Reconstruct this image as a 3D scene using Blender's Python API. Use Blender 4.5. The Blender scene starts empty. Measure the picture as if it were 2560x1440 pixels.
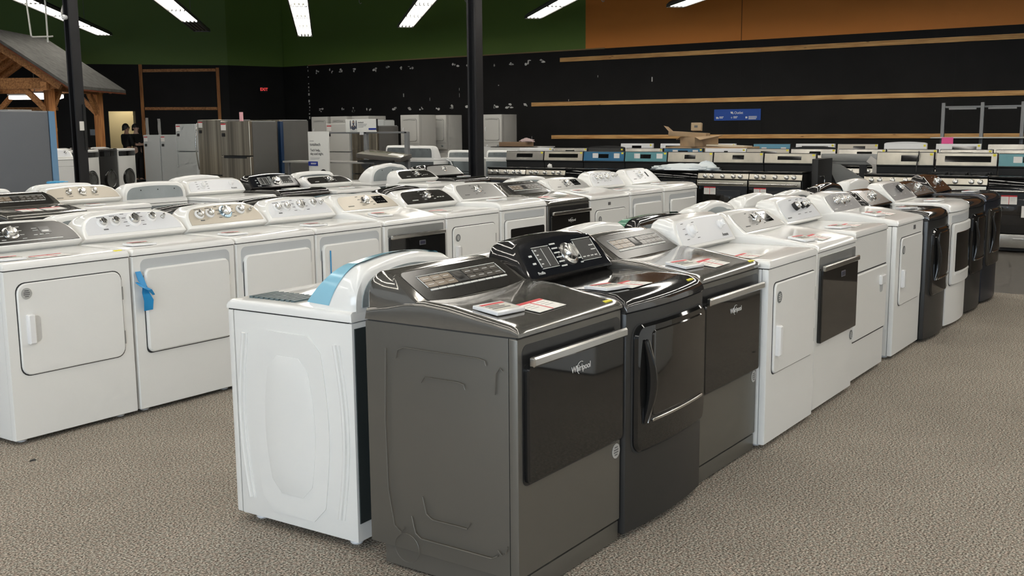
import bpy, bmesh, math, random
from mathutils import Vector, Matrix
random.seed(7)
SC = bpy.context.scene
COL = SC.collection
PI = math.pi

# ------------------------------------------------------------------ materials
MATS = {}
def srgb(r, g, b):
    f = lambda c: (c/255/12.92) if c/255 <= 0.04045 else ((c/255+0.055)/1.055)**2.4
    return (f(r), f(g), f(b), 1)
def mat(name, col, rough=0.4, metal=0.0, emit=None, estr=0.0, alpha=1.0, noise=None, coat=0.0, bump=None, spec=None):
    if name in MATS: return MATS[name]
    m = bpy.data.materials.new(name); m.use_nodes = True
    nt = m.node_tree; b = nt.nodes['Principled BSDF']
    c = srgb(*col) if max(col) > 1 else (*col, 1)
    b.inputs['Base Color'].default_value = c
    b.inputs['Roughness'].default_value = rough
    b.inputs['Metallic'].default_value = metal
    if coat: b.inputs['Coat Weight'].default_value = coat; b.inputs['Coat Roughness'].default_value = 0.05
    if spec is not None: b.inputs['Specular IOR Level'].default_value = spec
    if emit is not None:
        b.inputs['Emission Color'].default_value = srgb(*emit) if max(emit) > 1 else (*emit, 1)
        b.inputs['Emission Strength'].default_value = estr
    if alpha < 1: b.inputs['Alpha'].default_value = alpha
    tc = nt.nodes.new('ShaderNodeTexCoord')
    if noise:
        sc, amt = noise
        n = nt.nodes.new('ShaderNodeTexNoise'); n.inputs['Scale'].default_value = sc
        n.inputs['Detail'].default_value = 4
        nt.links.new(tc.outputs['Object'], n.inputs['Vector'])
        r = nt.nodes.new('ShaderNodeValToRGB')
        r.color_ramp.elements[0].position = 0.3; r.color_ramp.elements[1].position = 0.7
        r.color_ramp.elements[0].color = tuple(x*(1-amt) for x in c[:3])+(1,)
        r.color_ramp.elements[1].color = tuple(min(1, x*(1+amt)) for x in c[:3])+(1,)
        nt.links.new(n.outputs['Fac'], r.inputs['Fac']); nt.links.new(r.outputs['Color'], b.inputs['Base Color'])
    if bump:
        sc, st = bump
        n = nt.nodes.new('ShaderNodeTexNoise'); n.inputs['Scale'].default_value = sc
        nt.links.new(tc.outputs['Object'], n.inputs['Vector'])
        bp = nt.nodes.new('ShaderNodeBump'); bp.inputs['Strength'].default_value = st; bp.inputs['Distance'].default_value = 0.002
        nt.links.new(n.outputs['Fac'], bp.inputs['Height']); nt.links.new(bp.outputs['Normal'], b.inputs['Normal'])
    MATS[name] = m
    return m
def wood(name, c0, c1, axis):
    m = bpy.data.materials.new(name); m.use_nodes = True; nt = m.node_tree; b = nt.nodes['Principled BSDF']
    tc = nt.nodes.new('ShaderNodeTexCoord'); mp = nt.nodes.new('ShaderNodeMapping')
    s = [14, 14, 14]; s[axis] = 0.9; mp.inputs['Scale'].default_value = s
    n = nt.nodes.new('ShaderNodeTexNoise'); n.inputs['Scale'].default_value = 2.2; n.inputs['Detail'].default_value = 5
    r = nt.nodes.new('ShaderNodeValToRGB')
    r.color_ramp.elements[0].position = .34; r.color_ramp.elements[1].position = .62
    r.color_ramp.elements[0].color = srgb(*c0); r.color_ramp.elements[1].color = srgb(*c1)
    v = nt.nodes.new('ShaderNodeTexVoronoi'); v.inputs['Scale'].default_value = 1.0
    mp2 = nt.nodes.new('ShaderNodeMapping'); s2 = [9, 9, 9]; s2[axis] = 1.6; mp2.inputs['Scale'].default_value = s2
    r2 = nt.nodes.new('ShaderNodeValToRGB'); r2.color_ramp.elements[0].position = .035; r2.color_ramp.elements[1].position = .09
    r2.color_ramp.elements[0].color = (.22, .15, .1, 1); r2.color_ramp.elements[1].color = (1, 1, 1, 1)
    mx = nt.nodes.new('ShaderNodeMixRGB'); mx.blend_type = 'MULTIPLY'; mx.inputs[0].default_value = 1
    L = nt.links.new
    L(tc.outputs['Object'], mp.inputs['Vector']); L(mp.outputs['Vector'], n.inputs['Vector']); L(n.outputs['Fac'], r.inputs['Fac'])
    L(tc.outputs['Object'], mp2.inputs['Vector']); L(mp2.outputs['Vector'], v.inputs['Vector']); L(v.outputs['Distance'], r2.inputs['Fac'])
    L(r.outputs['Color'], mx.inputs[1]); L(r2.outputs['Color'], mx.inputs[2]); L(mx.outputs['Color'], b.inputs['Base Color'])
    b.inputs['Roughness'].default_value = 0.65
    MATS[name] = m; return m
def carpet_mat():
    m = bpy.data.materials.new('carpet'); m.use_nodes = True; nt = m.node_tree; b = nt.nodes['Principled BSDF']
    L = nt.links.new
    tc = nt.nodes.new('ShaderNodeTexCoord')
    n = nt.nodes.new('ShaderNodeTexNoise'); n.inputs['Scale'].default_value = 125; n.inputs['Detail'].default_value = 3; n.inputs['Roughness'].default_value = .7
    n2 = nt.nodes.new('ShaderNodeTexNoise'); n2.inputs['Scale'].default_value = 3.0; n2.inputs['Detail'].default_value = 4
    n3 = nt.nodes.new('ShaderNodeTexNoise'); n3.inputs['Scale'].default_value = 55; n3.inputs['Detail'].default_value = 1
    for k in (n, n2, n3): L(tc.outputs['Object'], k.inputs['Vector'])
    r = nt.nodes.new('ShaderNodeValToRGB'); e = r.color_ramp.elements
    e[0].position = .36; e[0].color = srgb(58, 53, 48); e[1].position = .64; e[1].color = srgb(226, 217, 206)
    k = r.color_ramp.elements.new(.5); k.color = srgb(152, 143, 133)
    L(n.outputs['Fac'], r.inputs['Fac'])
    r3 = nt.nodes.new('ShaderNodeValToRGB'); r3.color_ramp.elements[0].position = .42; r3.color_ramp.elements[0].color = (1, .94, .90, 1); r3.color_ramp.elements[1].position = .58; r3.color_ramp.elements[1].color = (.95, 1, .98, 1)
    L(n3.outputs['Fac'], r3.inputs['Fac'])
    mx = nt.nodes.new('ShaderNodeMixRGB'); mx.blend_type = 'MULTIPLY'; mx.inputs[0].default_value = 1
    L(r.outputs['Color'], mx.inputs[1]); L(r3.outputs['Color'], mx.inputs[2])
    r2 = nt.nodes.new('ShaderNodeValToRGB'); r2.color_ramp.elements[0].color = (.82, .82, .82, 1); r2.color_ramp.elements[1].color = (1.1, 1.1, 1.1, 1)
    L(n2.outputs['Fac'], r2.inputs['Fac'])
    mx2 = nt.nodes.new('ShaderNodeMixRGB'); mx2.blend_type = 'MULTIPLY'; mx2.inputs[0].default_value = 1
    L(mx.outputs['Color'], mx2.inputs[1]); L(r2.outputs['Color'], mx2.inputs[2]); L(mx2.outputs['Color'], b.inputs['Base Color'])
    bp = nt.nodes.new('ShaderNodeBump'); bp.inputs['Strength'].default_value = .35; bp.inputs['Distance'].default_value = .006
    L(n.outputs['Fac'], bp.inputs['Height']); L(bp.outputs['Normal'], b.inputs['Normal'])
    b.inputs['Roughness'].default_value = .95; b.inputs['Specular IOR Level'].default_value = .1
    MATS['carpet'] = m; return m

WHITE = mat('white enamel', (0.80, 0.80, 0.775), .32, bump=(260, .06))
WHITEG = mat('gloss white enamel', (0.87, 0.865, 0.84), .11)
WPLASTIC = mat('white plastic', (0.82, 0.82, 0.82), .22)
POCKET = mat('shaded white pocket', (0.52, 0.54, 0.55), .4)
GREY = mat('grey metallic paint', (0.165, 0.157, 0.138), .36, .5)
GREYD = mat('grey gloss deck', (0.21, 0.20, 0.18), .12, .55, coat=.5)
CHAR = mat('charcoal paint', (0.05, 0.05, 0.049), .33, .5)
CHARD = mat('charcoal gloss deck', (0.065, 0.062, 0.06), .08, .5, coat=.6)
NAVY = mat('dark blue grey paint', (0.045, 0.05, 0.065), .3, .5)
BLACKG = mat('black glass', (0.010, 0.010, 0.010), .04, spec=.62)
BLACKW = mat('dark window glass', (0.016, 0.0145, 0.013), .05, spec=.75)
BLACKM = mat('black matt', (0.012, 0.012, 0.012), .5)
BLACKS = mat('black satin', (0.02, 0.02, 0.02), .28)
SEAM = mat('dark seam', (0.03, 0.03, 0.03), .7)
CHROME = mat('brushed chrome', (0.60, 0.595, 0.575), .22, 1.0)
STEEL = mat('stainless steel', (0.50, 0.48, 0.44), .25, 1.0, noise=(3, .25))
STEELW = mat('bright stainless steel', (0.50, 0.47, 0.40), .36, 1.0, noise=(2.5, .3))
GALV = mat('galvanised steel', (0.28, 0.31, 0.32), .42, .7, noise=(9, .12))
GALVL = mat('pale grey back plate', (0.40, 0.44, 0.45), .45, .3, noise=(6, .1))
SILVER = mat('silver control panel', (0.36, 0.355, 0.34), .3, .3)
GREYP2 = mat('grey control panel', (0.22, 0.22, 0.225), .3, .2)
BEIGE = mat('champagne control panel', (0.47, 0.425, 0.35), .32, .25)
DKPANEL = mat('dark graphite control panel', (0.030, 0.028, 0.025), .2, .0, spec=.35)
LTPANEL = mat('pale grey control panel', (0.74, 0.75, 0.77), .25)
BROWNP = mat('brown gloss panel', (0.10, 0.065, 0.05), .1, .3)
GREYP = mat('mid grey gloss panel', (0.22, 0.21, 0.20), .15, .3)
PRINT = mat('pale printing', (0.70, 0.70, 0.68), .5)
PRINTD = mat('dark printing', (0.12, 0.12, 0.12), .5)
BUTTON = mat('reflection-tinted touch keys', (0.24, 0.19, 0.14), .25)  # reflection on the left keys put into their base colour
BUTTOND = mat('dark touch keys', (0.10, 0.09, 0.078), .25)
BADGE = mat('grey round sticker', (0.42, 0.42, 0.40), .5)
BADGED = mat('dark round sticker', (0.16, 0.17, 0.17), .5)
YELLOW = mat('yellow sticker', (0.85, 0.75, 0.05), .5)
BLUEF = mat('blue protective film', (0.30, 0.58, 0.72), .15)
BLUET = mat('blue tape', (0.02, 0.28, 0.62), .35)
DBLUEF = mat('deep blue film', (0.005, 0.03, 0.085), .3)
TEALF = mat('teal film', (0.11, 0.30, 0.33), .25)
CYANF = mat('blue film on panel', (0.03, 0.16, 0.30), .25)
GREENF = mat('green film', (0.14, 0.30, 0.21), .15)
RED = mat('red card', (0.62, 0.03, 0.04), .5)
PAPER = mat('white card', (0.85, 0.83, 0.79), .6)
EINK = mat('e-ink screen', (0.58, 0.56, 0.50), .5)
PINK = mat('pink paper', (0.95, 0.12, 0.36), .6)
CARD = mat('brown cardboard', (0.42, 0.29, 0.17), .8, noise=(5, .15))
FOAM = mat('crumpled foam wrap', (0.72, 0.78, 0.80), .5)
FRIDGEG = mat('dark grey fridge side', (0.095, 0.092, 0.085), .5)
FRIDGEL = mat('mid grey fridge side', (0.13, 0.14, 0.155), .5)
FRIDGEW = mat('fridge white', (0.55, 0.57, 0.56), .35)
OFFW = mat('laundry white', (0.58, 0.57, 0.535), .4)
GROOVE = mat('laundry door groove', (0.20, 0.195, 0.18), .5)
STEELF = wood('stainless door', (104, 97, 86), (172, 162, 144), 2)
for nd in STEELF.node_tree.nodes:
    if nd.type == 'MAPPING' and nd.inputs['Scale'].default_value[2] < 1: nd.inputs['Scale'].default_value = (5, 5, .05)
    if nd.type == 'MAPPING' and nd.inputs['Scale'].default_value[2] > 1: nd.inputs['Scale'].default_value = (0, 0, 0); nd.inputs['Location'].default_value = (.5, .5, .5)
STEELF.node_tree.nodes['Principled BSDF'].inputs['Metallic'].default_value = .75
STEELF.node_tree.nodes['Principled BSDF'].inputs['Roughness'].default_value = .3
RACK = mat('grey rack steel', (0.20, 0.205, 0.21), .45, .3)
RACKL = mat('pale shelf lip', (0.60, 0.60, 0.57), .5)
COLM = mat('black column paint', (0.012, 0.012, 0.014), .4)
TUBE = mat('lit tube', (1, 1, 1), .4, emit=(1.0, .95, .86), estr=13.0)
TUBEOFF = mat('unlit tube', (.35, .35, .33), .4)
HOUSE = mat('fixture housing', (.16, .16, .15), .5)
TIMBER = wood('pine board along t', (198, 142, 82), (232, 184, 118), 1)
TIMBERX = wood('pine board diagonal', (150, 98, 56), (200, 144, 90), 0)
TIMBERZ = wood('pine post', (150, 92, 46), (196, 134, 74), 2)
CEDAR = wood('cedar roof deck', (88, 42, 20), (126, 66, 34), 1)
SHING = mat('grey shingle', (0.10, 0.098, 0.09), .9, noise=(7, .25))
BLKW = mat('black wall paint', (0.0078, 0.0072, 0.0068), .7, noise=(2, .2), spec=.3)
GRNW = mat('green wall paint', (0.125, 0.215, 0.036), .6)
ORGW = mat('orange wall paint', (0.86, 0.30, 0.05), .6)
CREAMW = mat('cream back room wall', (0.52, 0.44, 0.26), .8)
SCRAPE = mat('bare plaster', (0.75, 0.74, 0.70), .8)
HARDF = mat('hard floor', (0.085, 0.075, 0.062), .35, noise=(40, .15))
CEILM = mat('dark ceiling', (0.012, 0.014, 0.010), .9)
SKIN = mat('skin', (0.50, 0.30, 0.21), .5)
SKIN2 = mat('pale skin', (0.62, 0.42, 0.33), .5)
HAIR = mat('dark hair', (0.012, 0.010, 0.009), .5)
CLOTH = mat('black cloth', (0.008, 0.008, 0.009), .8)
EXITR = mat('exit red', (.5, .02, .02), .5, emit=(1, .08, .08), estr=.9)
SIGNB = mat('blue sign', (0.012, 0.085, 0.44), .5)
SIGNW = mat('sign white', (0.74, 0.74, 0.70), .5)
SIGNN = mat('navy band', (0.01, 0.03, 0.28), .5)
WHITEP = mat('white pipe', (.6, .6, .56), .4)
GREENC = mat('green cloth', (0.03, 0.30, 0.16), .5)

# ------------------------------------------------------------------ mesh helpers
class MB:
    def __init__(s): s.v = []; s.f = []
    def add(s, verts, faces):
        o = len(s.v); s.v += [tuple(p) for p in verts]; s.f += [tuple(i+o for i in f) for f in faces]; return s
    def box(s, x0, x1, y0, y1, z0, z1, bev=0.0, M=None):
        bm = bmesh.new(); bmesh.ops.create_cube(bm, size=1)
        for v in bm.verts:
            v.co = Vector(((x0+x1)/2+v.co.x*(x1-x0), (y0+y1)/2+v.co.y*(y1-y0), (z0+z1)/2+v.co.z*(z1-z0)))
        if bev > 0:
            bmesh.ops.bevel(bm, geom=list(bm.edges), offset=bev, segments=2, profile=.6, affect='EDGES')
        if M is not None: bmesh.ops.transform(bm, matrix=M, verts=bm.verts)
        bm.verts.index_update()
        s.add([v.co for v in bm.verts], [[v.index for v in f.verts] for f in bm.faces]); bm.free(); return s
    def prism(s, poly, x0, x1, bev=0.0, M=None):      # poly in (y,z), extruded along x
        bm = bmesh.new()
        a = [bm.verts.new((x0, y, z)) for y, z in poly]; b = [bm.verts.new((x1, y, z)) for y, z in poly]
        n = len(poly)
        bm.faces.new(a); bm.faces.new(b[::-1])
        for i in range(n): bm.faces.new((a[i], b[i], b[(i+1) % n], a[(i+1) % n]))
        if bev > 0:
            bmesh.ops.bevel(bm, geom=list(bm.edges), offset=bev, segments=2, profile=.6, affect='EDGES')
        if M is not None: bmesh.ops.transform(bm, matrix=M, verts=bm.verts)
        bm.verts.index_update()
        s.add([v.co for v in bm.verts], [[v.index for v in f.verts] for f in bm.faces]); bm.free(); return s
    def slab(s, stages):
        base = len(s.v); N = len(stages[0][0]); 
        for cols, fn in stages:
            for x, zt, zb in cols: s.v.append(tuple(fn(x, zb)))
            for x, zt, zb in reversed(cols): s.v.append(tuple(fn(x, zt)))
        R = 2*N
        for i in range(N-1):
            s.f.append((base+i, base+i+1, base+R-2-i, base+R-1-i))
        l = base+R*(len(stages)-1)
        for i in range(N-1):
            s.f.append((l+R-1-i, l+R-2-i, l+i+1, l+i))
        for k in range(len(stages)-1):
            a = base+R*k; b = a+R
            for i in range(R):
                j = (i+1) % R; s.f.append((a+i, b+i, b+j, a+j))
        return s
    def loft(s, rings, cap=True):
        o = len(s.v); n = len(rings[0])
        for r in rings: s.v += [tuple(p) for p in r]
        for k in range(len(rings)-1):
            for i in range(n):
                j = (i+1) % n
                s.f.append((o+k*n+i, o+k*n+j, o+(k+1)*n+j, o+(k+1)*n+i))
        if cap:
            s.f.append(tuple(o+i for i in reversed(range(n)))); l = o+(len(rings)-1)*n
            s.f.append(tuple(l+i for i in range(n)))
        return s
    def lathe(s, org, axis, prof, n=20):
        org = Vector(org); a = Vector(axis).normalized(); u = a.orthogonal().normalized(); w = a.cross(u)
        return s.loft([[org+a*h+(u*math.cos(2*PI*i/n)+w*math.sin(2*PI*i/n))*max(r, 1e-4) for i in range(n)] for h, r in prof])
    def tube(s, pts, r, n=8):
        pts = [Vector(p) for p in pts]; rings = []; ref = None
        for i, p in enumerate(pts):
            d = (pts[min(i+1, len(pts)-1)]-pts[max(i-1, 0)]).normalized()
            if ref is None: ref = d.orthogonal().normalized()
            u = (ref-d*ref.dot(d)).normalized(); ref = u; w = d.cross(u)
            rr = r[i] if isinstance(r, (list, tuple)) else r
            rings.append([p+(u*math.cos(2*PI*k/n)+w*math.sin(2*PI*k/n))*rr for k in range(n)])
        return s.loft(rings)
    def beam(s, a, b, w, h, up=(0, 0, 1), bev=.0):
        a = Vector(a); b = Vector(b); d = (b-a); L = d.length; d.normalize()
        up = Vector(up); x = d.cross(up).normalized(); z = x.cross(d)
        M = Matrix((( x.x, d.x, z.x, a.x), (x.y, d.y, z.y, a.y), (x.z, d.z, z.z, a.z), (0, 0, 0, 1)))
        return s.box(-w/2, w/2, 0, L, -h/2, h/2, bev, M)
    def quadplate(s, p, thick_n):
        p = [Vector(q) for q in p]; t = Vector(thick_n)
        return s.loft([[q for q in p], [q+t for q in p]])
    def mesh(s, name, m, recalc=True):
        me = bpy.data.meshes.new(name); me.from_pydata(s.v, [], s.f)
        if recalc:
            bm = bmesh.new(); bm.from_mesh(me); bmesh.ops.recalc_face_normals(bm, faces=bm.faces); bm.to_mesh(me); bm.free()
        me.polygons.foreach_set('use_smooth', [True]*len(me.polygons))
        me.set_sharp_from_angle(angle=math.radians(38))
        me.materials.append(m); return me
    def obj(s, name, m, parent=None):
        o = bpy.data.objects.new(name, s.mesh(name, m)); COL.objects.link(o)
        if parent is not None: o.parent = parent
        return o
def tag(o, label=None, cat=None, group=None, kind=None):
    if label: o['label'] = label
    if cat: o['category'] = cat
    if group: o['group'] = group
    if kind: o['kind'] = kind
    return o
def empty(name, loc=(0, 0, 0), rz=0.0):
    o = bpy.data.objects.new(name, None); COL.objects.link(o); o.location = loc; o.rotation_euler = (0, 0, rz)
    o.empty_display_size = .1; return o
def text(name, body, m, parent, loc, rot, size, align='CENTER', bold=0.0):
    c = bpy.data.curves.new(name, 'FONT'); c.body = body; c.size = size; c.align_x = align; c.align_y = 'CENTER'
    c.offset = bold; c.extrude = 0.0004; c.materials.append(m)
    o = bpy.data.objects.new(name, c); COL.objects.link(o)
    dg = bpy.context.evaluated_depsgraph_get(); me = bpy.data.meshes.new_from_object(o.evaluated_get(dg)); me.name = name
    bpy.data.objects.remove(o); bpy.data.curves.remove(c)
    o = bpy.data.objects.new(name, me); COL.objects.link(o); o.location = loc; o.rotation_euler = rot
    if parent is not None: o.parent = parent
    return o
def copy_tree(o, parent=None):
    c = o.copy(); COL.objects.link(c)
    if parent is not None: c.parent = parent
    for ch in list(o.children): copy_tree(ch, c)
    return c
def rr(x0, x1, z0, z1, r, n=5, mid=7):
    r = max(min(r, (x1-x0)/2-1e-4, (z1-z0)/2-1e-4), 1e-4); c = []
    for k in range(n+1):
        a = PI/2*k/n; d = r-r*math.sin(a); c.append((x0+r-r*math.cos(a), z1-d, z0+d))
    for k in range(1, mid): c.append((x0+r+(x1-x0-2*r)*k/mid, z1, z0))
    for k in range(n+1):
        a = PI/2*(n-k)/n; d = r-r*math.sin(a); c.append((x1-r+r*math.cos(a), z1-d, z0+d))
    return c
def con(hw, q0, q1, xa, p=2.3, crown=0.0, n=9, mid=8):
    c = []; h = q1-q0
    xs = [-hw+(hw-xa)*(1-math.cos(PI/2*k/n)) for k in range(n+1)]
    xs += [-xa+2*xa*k/mid for k in range(1, mid)]
    xs += [-x for x in reversed(xs[:n+1])]
    for x in xs:
        cr = crown*(1-min(1, abs(x)/xa)**2) if xa > 0 else 0
        if abs(x) <= xa: zt = q1+cr
        else:
            t = min(1, (abs(x)-xa)/(hw-xa)); zt = q0+h*max(0.0, 1-t**p)**(1/p)
        c.append((x, max(zt, q0+.002), q0))
    return c

# ------------------------------------------------------------------ washers and dryers
def face_plate(mb, cols_out, cols_in, y0, off, thick, fy, bev):
    mb.slab([(cols_in, lambda x, z: (x, y0+fy(x)-off, z)), (cols_out, lambda x, z: (x, y0+fy(x)-off+bev, z)),
             (cols_out, lambda x, z: (x, y0+fy(x)-off+thick, z))])
def plate(x0, x1, z0, z1, r, off, thick=.012, fy=lambda x: 0, bev=.004, y0=0.0, mb=None):
    mb = mb or MB()
    face_plate(mb, rr(x0, x1, z0, z1, r), rr(x0+bev, x1-bev, z0+bev, z1-bev, max(r-bev, .001)), y0, off, thick, fy, bev)
    return mb
def disc_y(x, z, r, y, th=.0015, n=22):
    return MB().lathe((x, y, z), (0, -1, 0), [(0, r), (th, r)], n)

def machine(spec):
    g = spec.get
    W = g('W', .686); D = g('D', .64); zc = g('zc', .885); z0 = .036 if g('name') == 'washing_machine' else .022; body = g('body', WHITE); deckm = g('deck', WHITEG)
    kick = g('kick', 0.0); bul = g('bulge', 0.0)
    root = empty(g('name', 'dryer'))
    fy = lambda x: -bul*(1-(2*x/W)**2)
    zb = kick+.004 if kick else z0
    # cabinet
    mb = MB()
    e = .004
    mb.slab([(rr(-W/2+e, W/2-e, zb+e, zc-e, .004), lambda x, z: (x, fy(x), z)), (rr(-W/2, W/2, zb, zc, .006), lambda x, z: (x, fy(x)+.006, z)),
             (rr(-W/2, W/2, zb, zc, .006), lambda x, z: (x, .03, z))])
    mb.box(-W/2+.001, W/2-.001, .034, D, zb, zc-.001, .003)
    for fn in g('extra_cabinet', []): fn(mb)
    cab = mb.obj('cabinet', body, root)
    if kick:
        k = MB().box(-W/2+.002, W/2-.002, .006, .03, .008, kick-.003, .002)
        k.box(-W/2+.02, W/2-.02, .03, D-.05, .010, kick-.002)
        k.obj('toe_kick', body, root)
    for sx in (-1, 1):
        for yy in (.07, D-.07):
            if g('feet', True):
                MB().lathe((sx*(W/2-.07), yy, 0), (0, 0, 1), [(0, .022), (.006, .026), (.012, .024), (.014, .010), (zb+.004 if not kick else .014, .010)], 14).obj('foot', WPLASTIC if body is WHITE else BLACKM, root)
    # deck
    dz = g('deckz', [(-.006, .0, 0), (-.006, .014, 0), (.006, .030, 0), (.03, .037, 0), (.14, .048, .006), (.3, .068, .016), (.42, .072, .014), (D-.10, .060, .006), (D-.005, .040, 0), (D, .0, 0)])
    rings = []
    rs = .018
    for y, h, dish in dz:
        zt = zc+.004+h; zb2 = zc+.004; ring = [(-W/2, y, zb2)]
        q = min(rs, h*.6)
        for k in range(5):
            a = PI/2*k/4; ring.append((-W/2+q-q*math.cos(a), y, zt-q+q*math.sin(a)))
        for k in range(1, 16):
            u = -1+2*k/16; w = max(0, 1-abs(u)**2.5)**1.2; ring.append(((W/2-q)*u, y, zt-dish*w))
        for k in range(5):
            a = PI/2*(4-k)/4; ring.append((W/2-q+q*math.cos(a), y, zt-q+q*math.sin(a)))
        ring.append((W/2, y, zb2)); rings.append([(p[0], p[1]+(fy(p[0]) if y < .1 else fy(p[0])*max(0, 1-(y-.1)/.2)), p[2]) for p in ring])
    deck = MB().loft(rings).obj('top_deck', deckm, root)
    s = MB(); s.slab([(rr(-W/2+.003, W/2-.003, zc-.003, zc+.006, .001), lambda x, z: (x, fy(x)+.004, z)), (rr(-W/2+.003, W/2-.003, zc-.003, zc+.006, .001), lambda x, z: (x, D-.02, z))])
    s.obj('deck_seam', SEAM, root)
    if g('yellow'):
        x, y = g('yellow'); y = max(y, .022)
        hz = 0
        for (ya, ha, _a), (yb_, hb, _b) in zip(dz, dz[1:]):
            if ya <= y <= yb_ and yb_ > ya: hz = ha+(hb-ha)*(y-ya)/(yb_-ya)
        MB().box(x-.022, x+.022, y+fy(x)-.009, y+fy(x)+.009, zc+.002+hz, zc+.0065+hz).obj('yellow_sticker', YELLOW, root)
    if g('hatch'):
        h = MB(); 
        for k in range(9): h.box(W/2-.20, W/2-.06, .06+k*.028, .078+k*.028, zc+.040, zc+.048)
        h.obj('vent_label', mat('slate label', (.10, .14, .15), .4), root)
    # door
    dt = g('door'); dmat = g('doormat', body); hinge = g('hinge', 1)
    if dt == 'square':
        x0, x1, d0, d1, r = g('doorbox', (-.29, .29, .36, .82, .05))
        plate(x0-.005, x1+.005, d0-.005, d1+.005, r, .0015, .004, fy, .0005).obj('door_gap', SEAM, root)
        d = plate(x0, x1, d0, d1, r, .011, .012, fy, .005).obj('door', dmat, root)
        hx, hz = g('handle', (x0+.05, (d0+d1)/2)); hh = g('hh', .07)
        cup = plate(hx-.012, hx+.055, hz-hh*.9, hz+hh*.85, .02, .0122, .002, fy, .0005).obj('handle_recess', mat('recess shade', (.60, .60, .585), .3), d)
        plate(hx-.022, hx+.018, hz-hh, hz+hh, .008, .034, .026, fy, .007).obj('handle', WPLASTIC, d)
        for zz in (d0+.10, d1-.12):
            MB().box(x1-.004, x1+.006, fy(x1)-.009, fy(x1)+.002, zz-.035, zz+.035).obj('hinge', mat('hinge grey', (.25, .25, .24), .4), d)
    elif dt == 'glass':
        x0, x1, d0, d1 = g('doorbox', (-W/2+.035, W/2-.012, .405, .80))
        plate(x0-.008, x1+.004, d0-.010, d1+.062, .03, .0015, .004, fy, .0005).obj('handle_recess', BLACKS, root)
        d = plate(x0, x1, d0, d1, .022, .020, .020, fy, .006).obj('door', BLACKG, root)
        h = plate(x0+.006, x1-.004, d1-.008, d1+.024, .006, .040, .018, fy, .006); h.obj('handle', CHROME, d)
        text('lettering', 'Whirlpool', PRINT, d, (0.02, fy(0)-.0212, d1-.068), (PI/2, 0, 0), .030, bold=.0004)
        MB().tube([(-.012+.05*math.cos(a)*.5+.03, -.0215, d1-.068+.022*math.sin(a)) for a in [x*.35 for x in range(3, 13)]], .0012, 5).obj('emblem', PRINT, d)
    elif dt == 'geglass':
        x0, x1, d0, d1 = g('doorbox', (-.285, .325, .325, .815))
        plate(x0-.006, x1+.004, d0-.006, d1+.006, .05, .0015, .004, fy, .0005).obj('door_gap', SEAM, root)
        d = plate(x0, x1, d0, d1, .05, .018, .018, fy, .010).obj('door', g('doormat', BLACKG), root)
        plate(x0+.105, x1-.045, d0+.13, d1-.03, .018, .023, .008, fy, .004).obj('window', BLACKW, d)
        plate(x0+.105, x1-.045, d0+.108, d0+.120, .005, .025, .006, fy, .002).obj('trim_strip', CHROME, d)
        pts = []
        for k in range(13):
            t = k/12; pts.append((x0+.050+.030*math.sin(PI*t), fy(x0+.05)-.020-.016*math.sin(PI*t), d1-.06-(d1-d0-.17)*t))
        MB().tube(pts, [.006+.016*math.sin(PI*k/12) for k in range(13)], 12).obj('handle', BLACKG, d)
        MB().tube([(p[0]+.022, p[1]-.004, p[2]) for p in pts], .0028, 6).obj('handle_trim', CHROME, d)
    elif dt == 'maytag':
        x0, x1, d0, d1 = g('doorbox', (-.295, .318, .385, .79))
        plate(x0-.006, x1+.004, d1-.004, d1+.062, .012, .0025, .005, fy, .001).obj('handle_recess', mat('silver recess', (.5, .51, .5), .2, .6), root)
        d = plate(x0, x1, d0, d1, .014, .022, .022, fy, .005).obj('door', BLACKG, root)
        plate(x0+.004, x1-.004, d1-.016, d1+.014, .006, .034, .014, fy, .005).obj('handle', CHROME, d)
        plate(.015, .085, d1-.080, d1-.046, .003, .0232, .002, fy, .0005).obj('emblem', mat('emblem grey', (.2, .2, .22), .3, .4), d)
        plate(.022, .078, d1-.074, d1-.052, .003, .0242, .002, fy, .0005).obj('emblem_centre', mat('emblem navy', (.02, .02, .05), .3), d)
    elif dt == 'hamper':
        d0, d1 = .265, .665
        MB().box(-W/2+.001, W/2-.001, -.0012, .004, d1+.002, d1+.010).box(-W/2+.001, W/2-.001, -.0012, .004, d0-.010, d0-.002).obj('door_gap', SEAM, root)
        d = plate(-W/2+.004, W/2-.004, d0, d1, .012, .012, .012, fy, .006).obj('door', dmat, root)
        plate(.16, .26, d1-.115, d1-.055, .008, .030, .022, fy, .006).obj('handle', WPLASTIC, d)
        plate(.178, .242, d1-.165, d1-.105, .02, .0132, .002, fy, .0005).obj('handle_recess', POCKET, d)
    elif dt == 'gewhite':
        x0, x1, d0, d1 = g('doorbox', (-.285, .295, .335, .80))
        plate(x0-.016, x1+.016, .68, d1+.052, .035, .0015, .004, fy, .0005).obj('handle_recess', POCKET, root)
        plate(x0-.005, x1+.005, d0-.007, d1-.02, .03, .0025, .004, fy, .0005).obj('door_gap', SEAM, root)
        d = plate(x0, x1, d0, d1, .035, .020, .020, fy, .008).obj('door', dmat, root)
    elif dt == 'window':
        x0, x1, d0, d1 = g('doorbox', (-.285, .30, .33, .80))
        plate(x0, x1, d1+.004, d1+.062, .012, .002, .004, fy, .001).obj('handle_recess', POCKET, root)
        plate(x0-.004, x1+.004, d0-.005, d1+.002, .03, .002, .004, fy, .0005).obj('door_gap', SEAM, root)
        d = plate(x0, x1, d0, d1, .03, .020, .020, fy, .008).obj('door', dmat, root)
        plate(x0+.06, x1-.028, d0+.10, d1-.07, .015, .0225, .005, fy, .002).obj('window', BLACKG, d)
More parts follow.
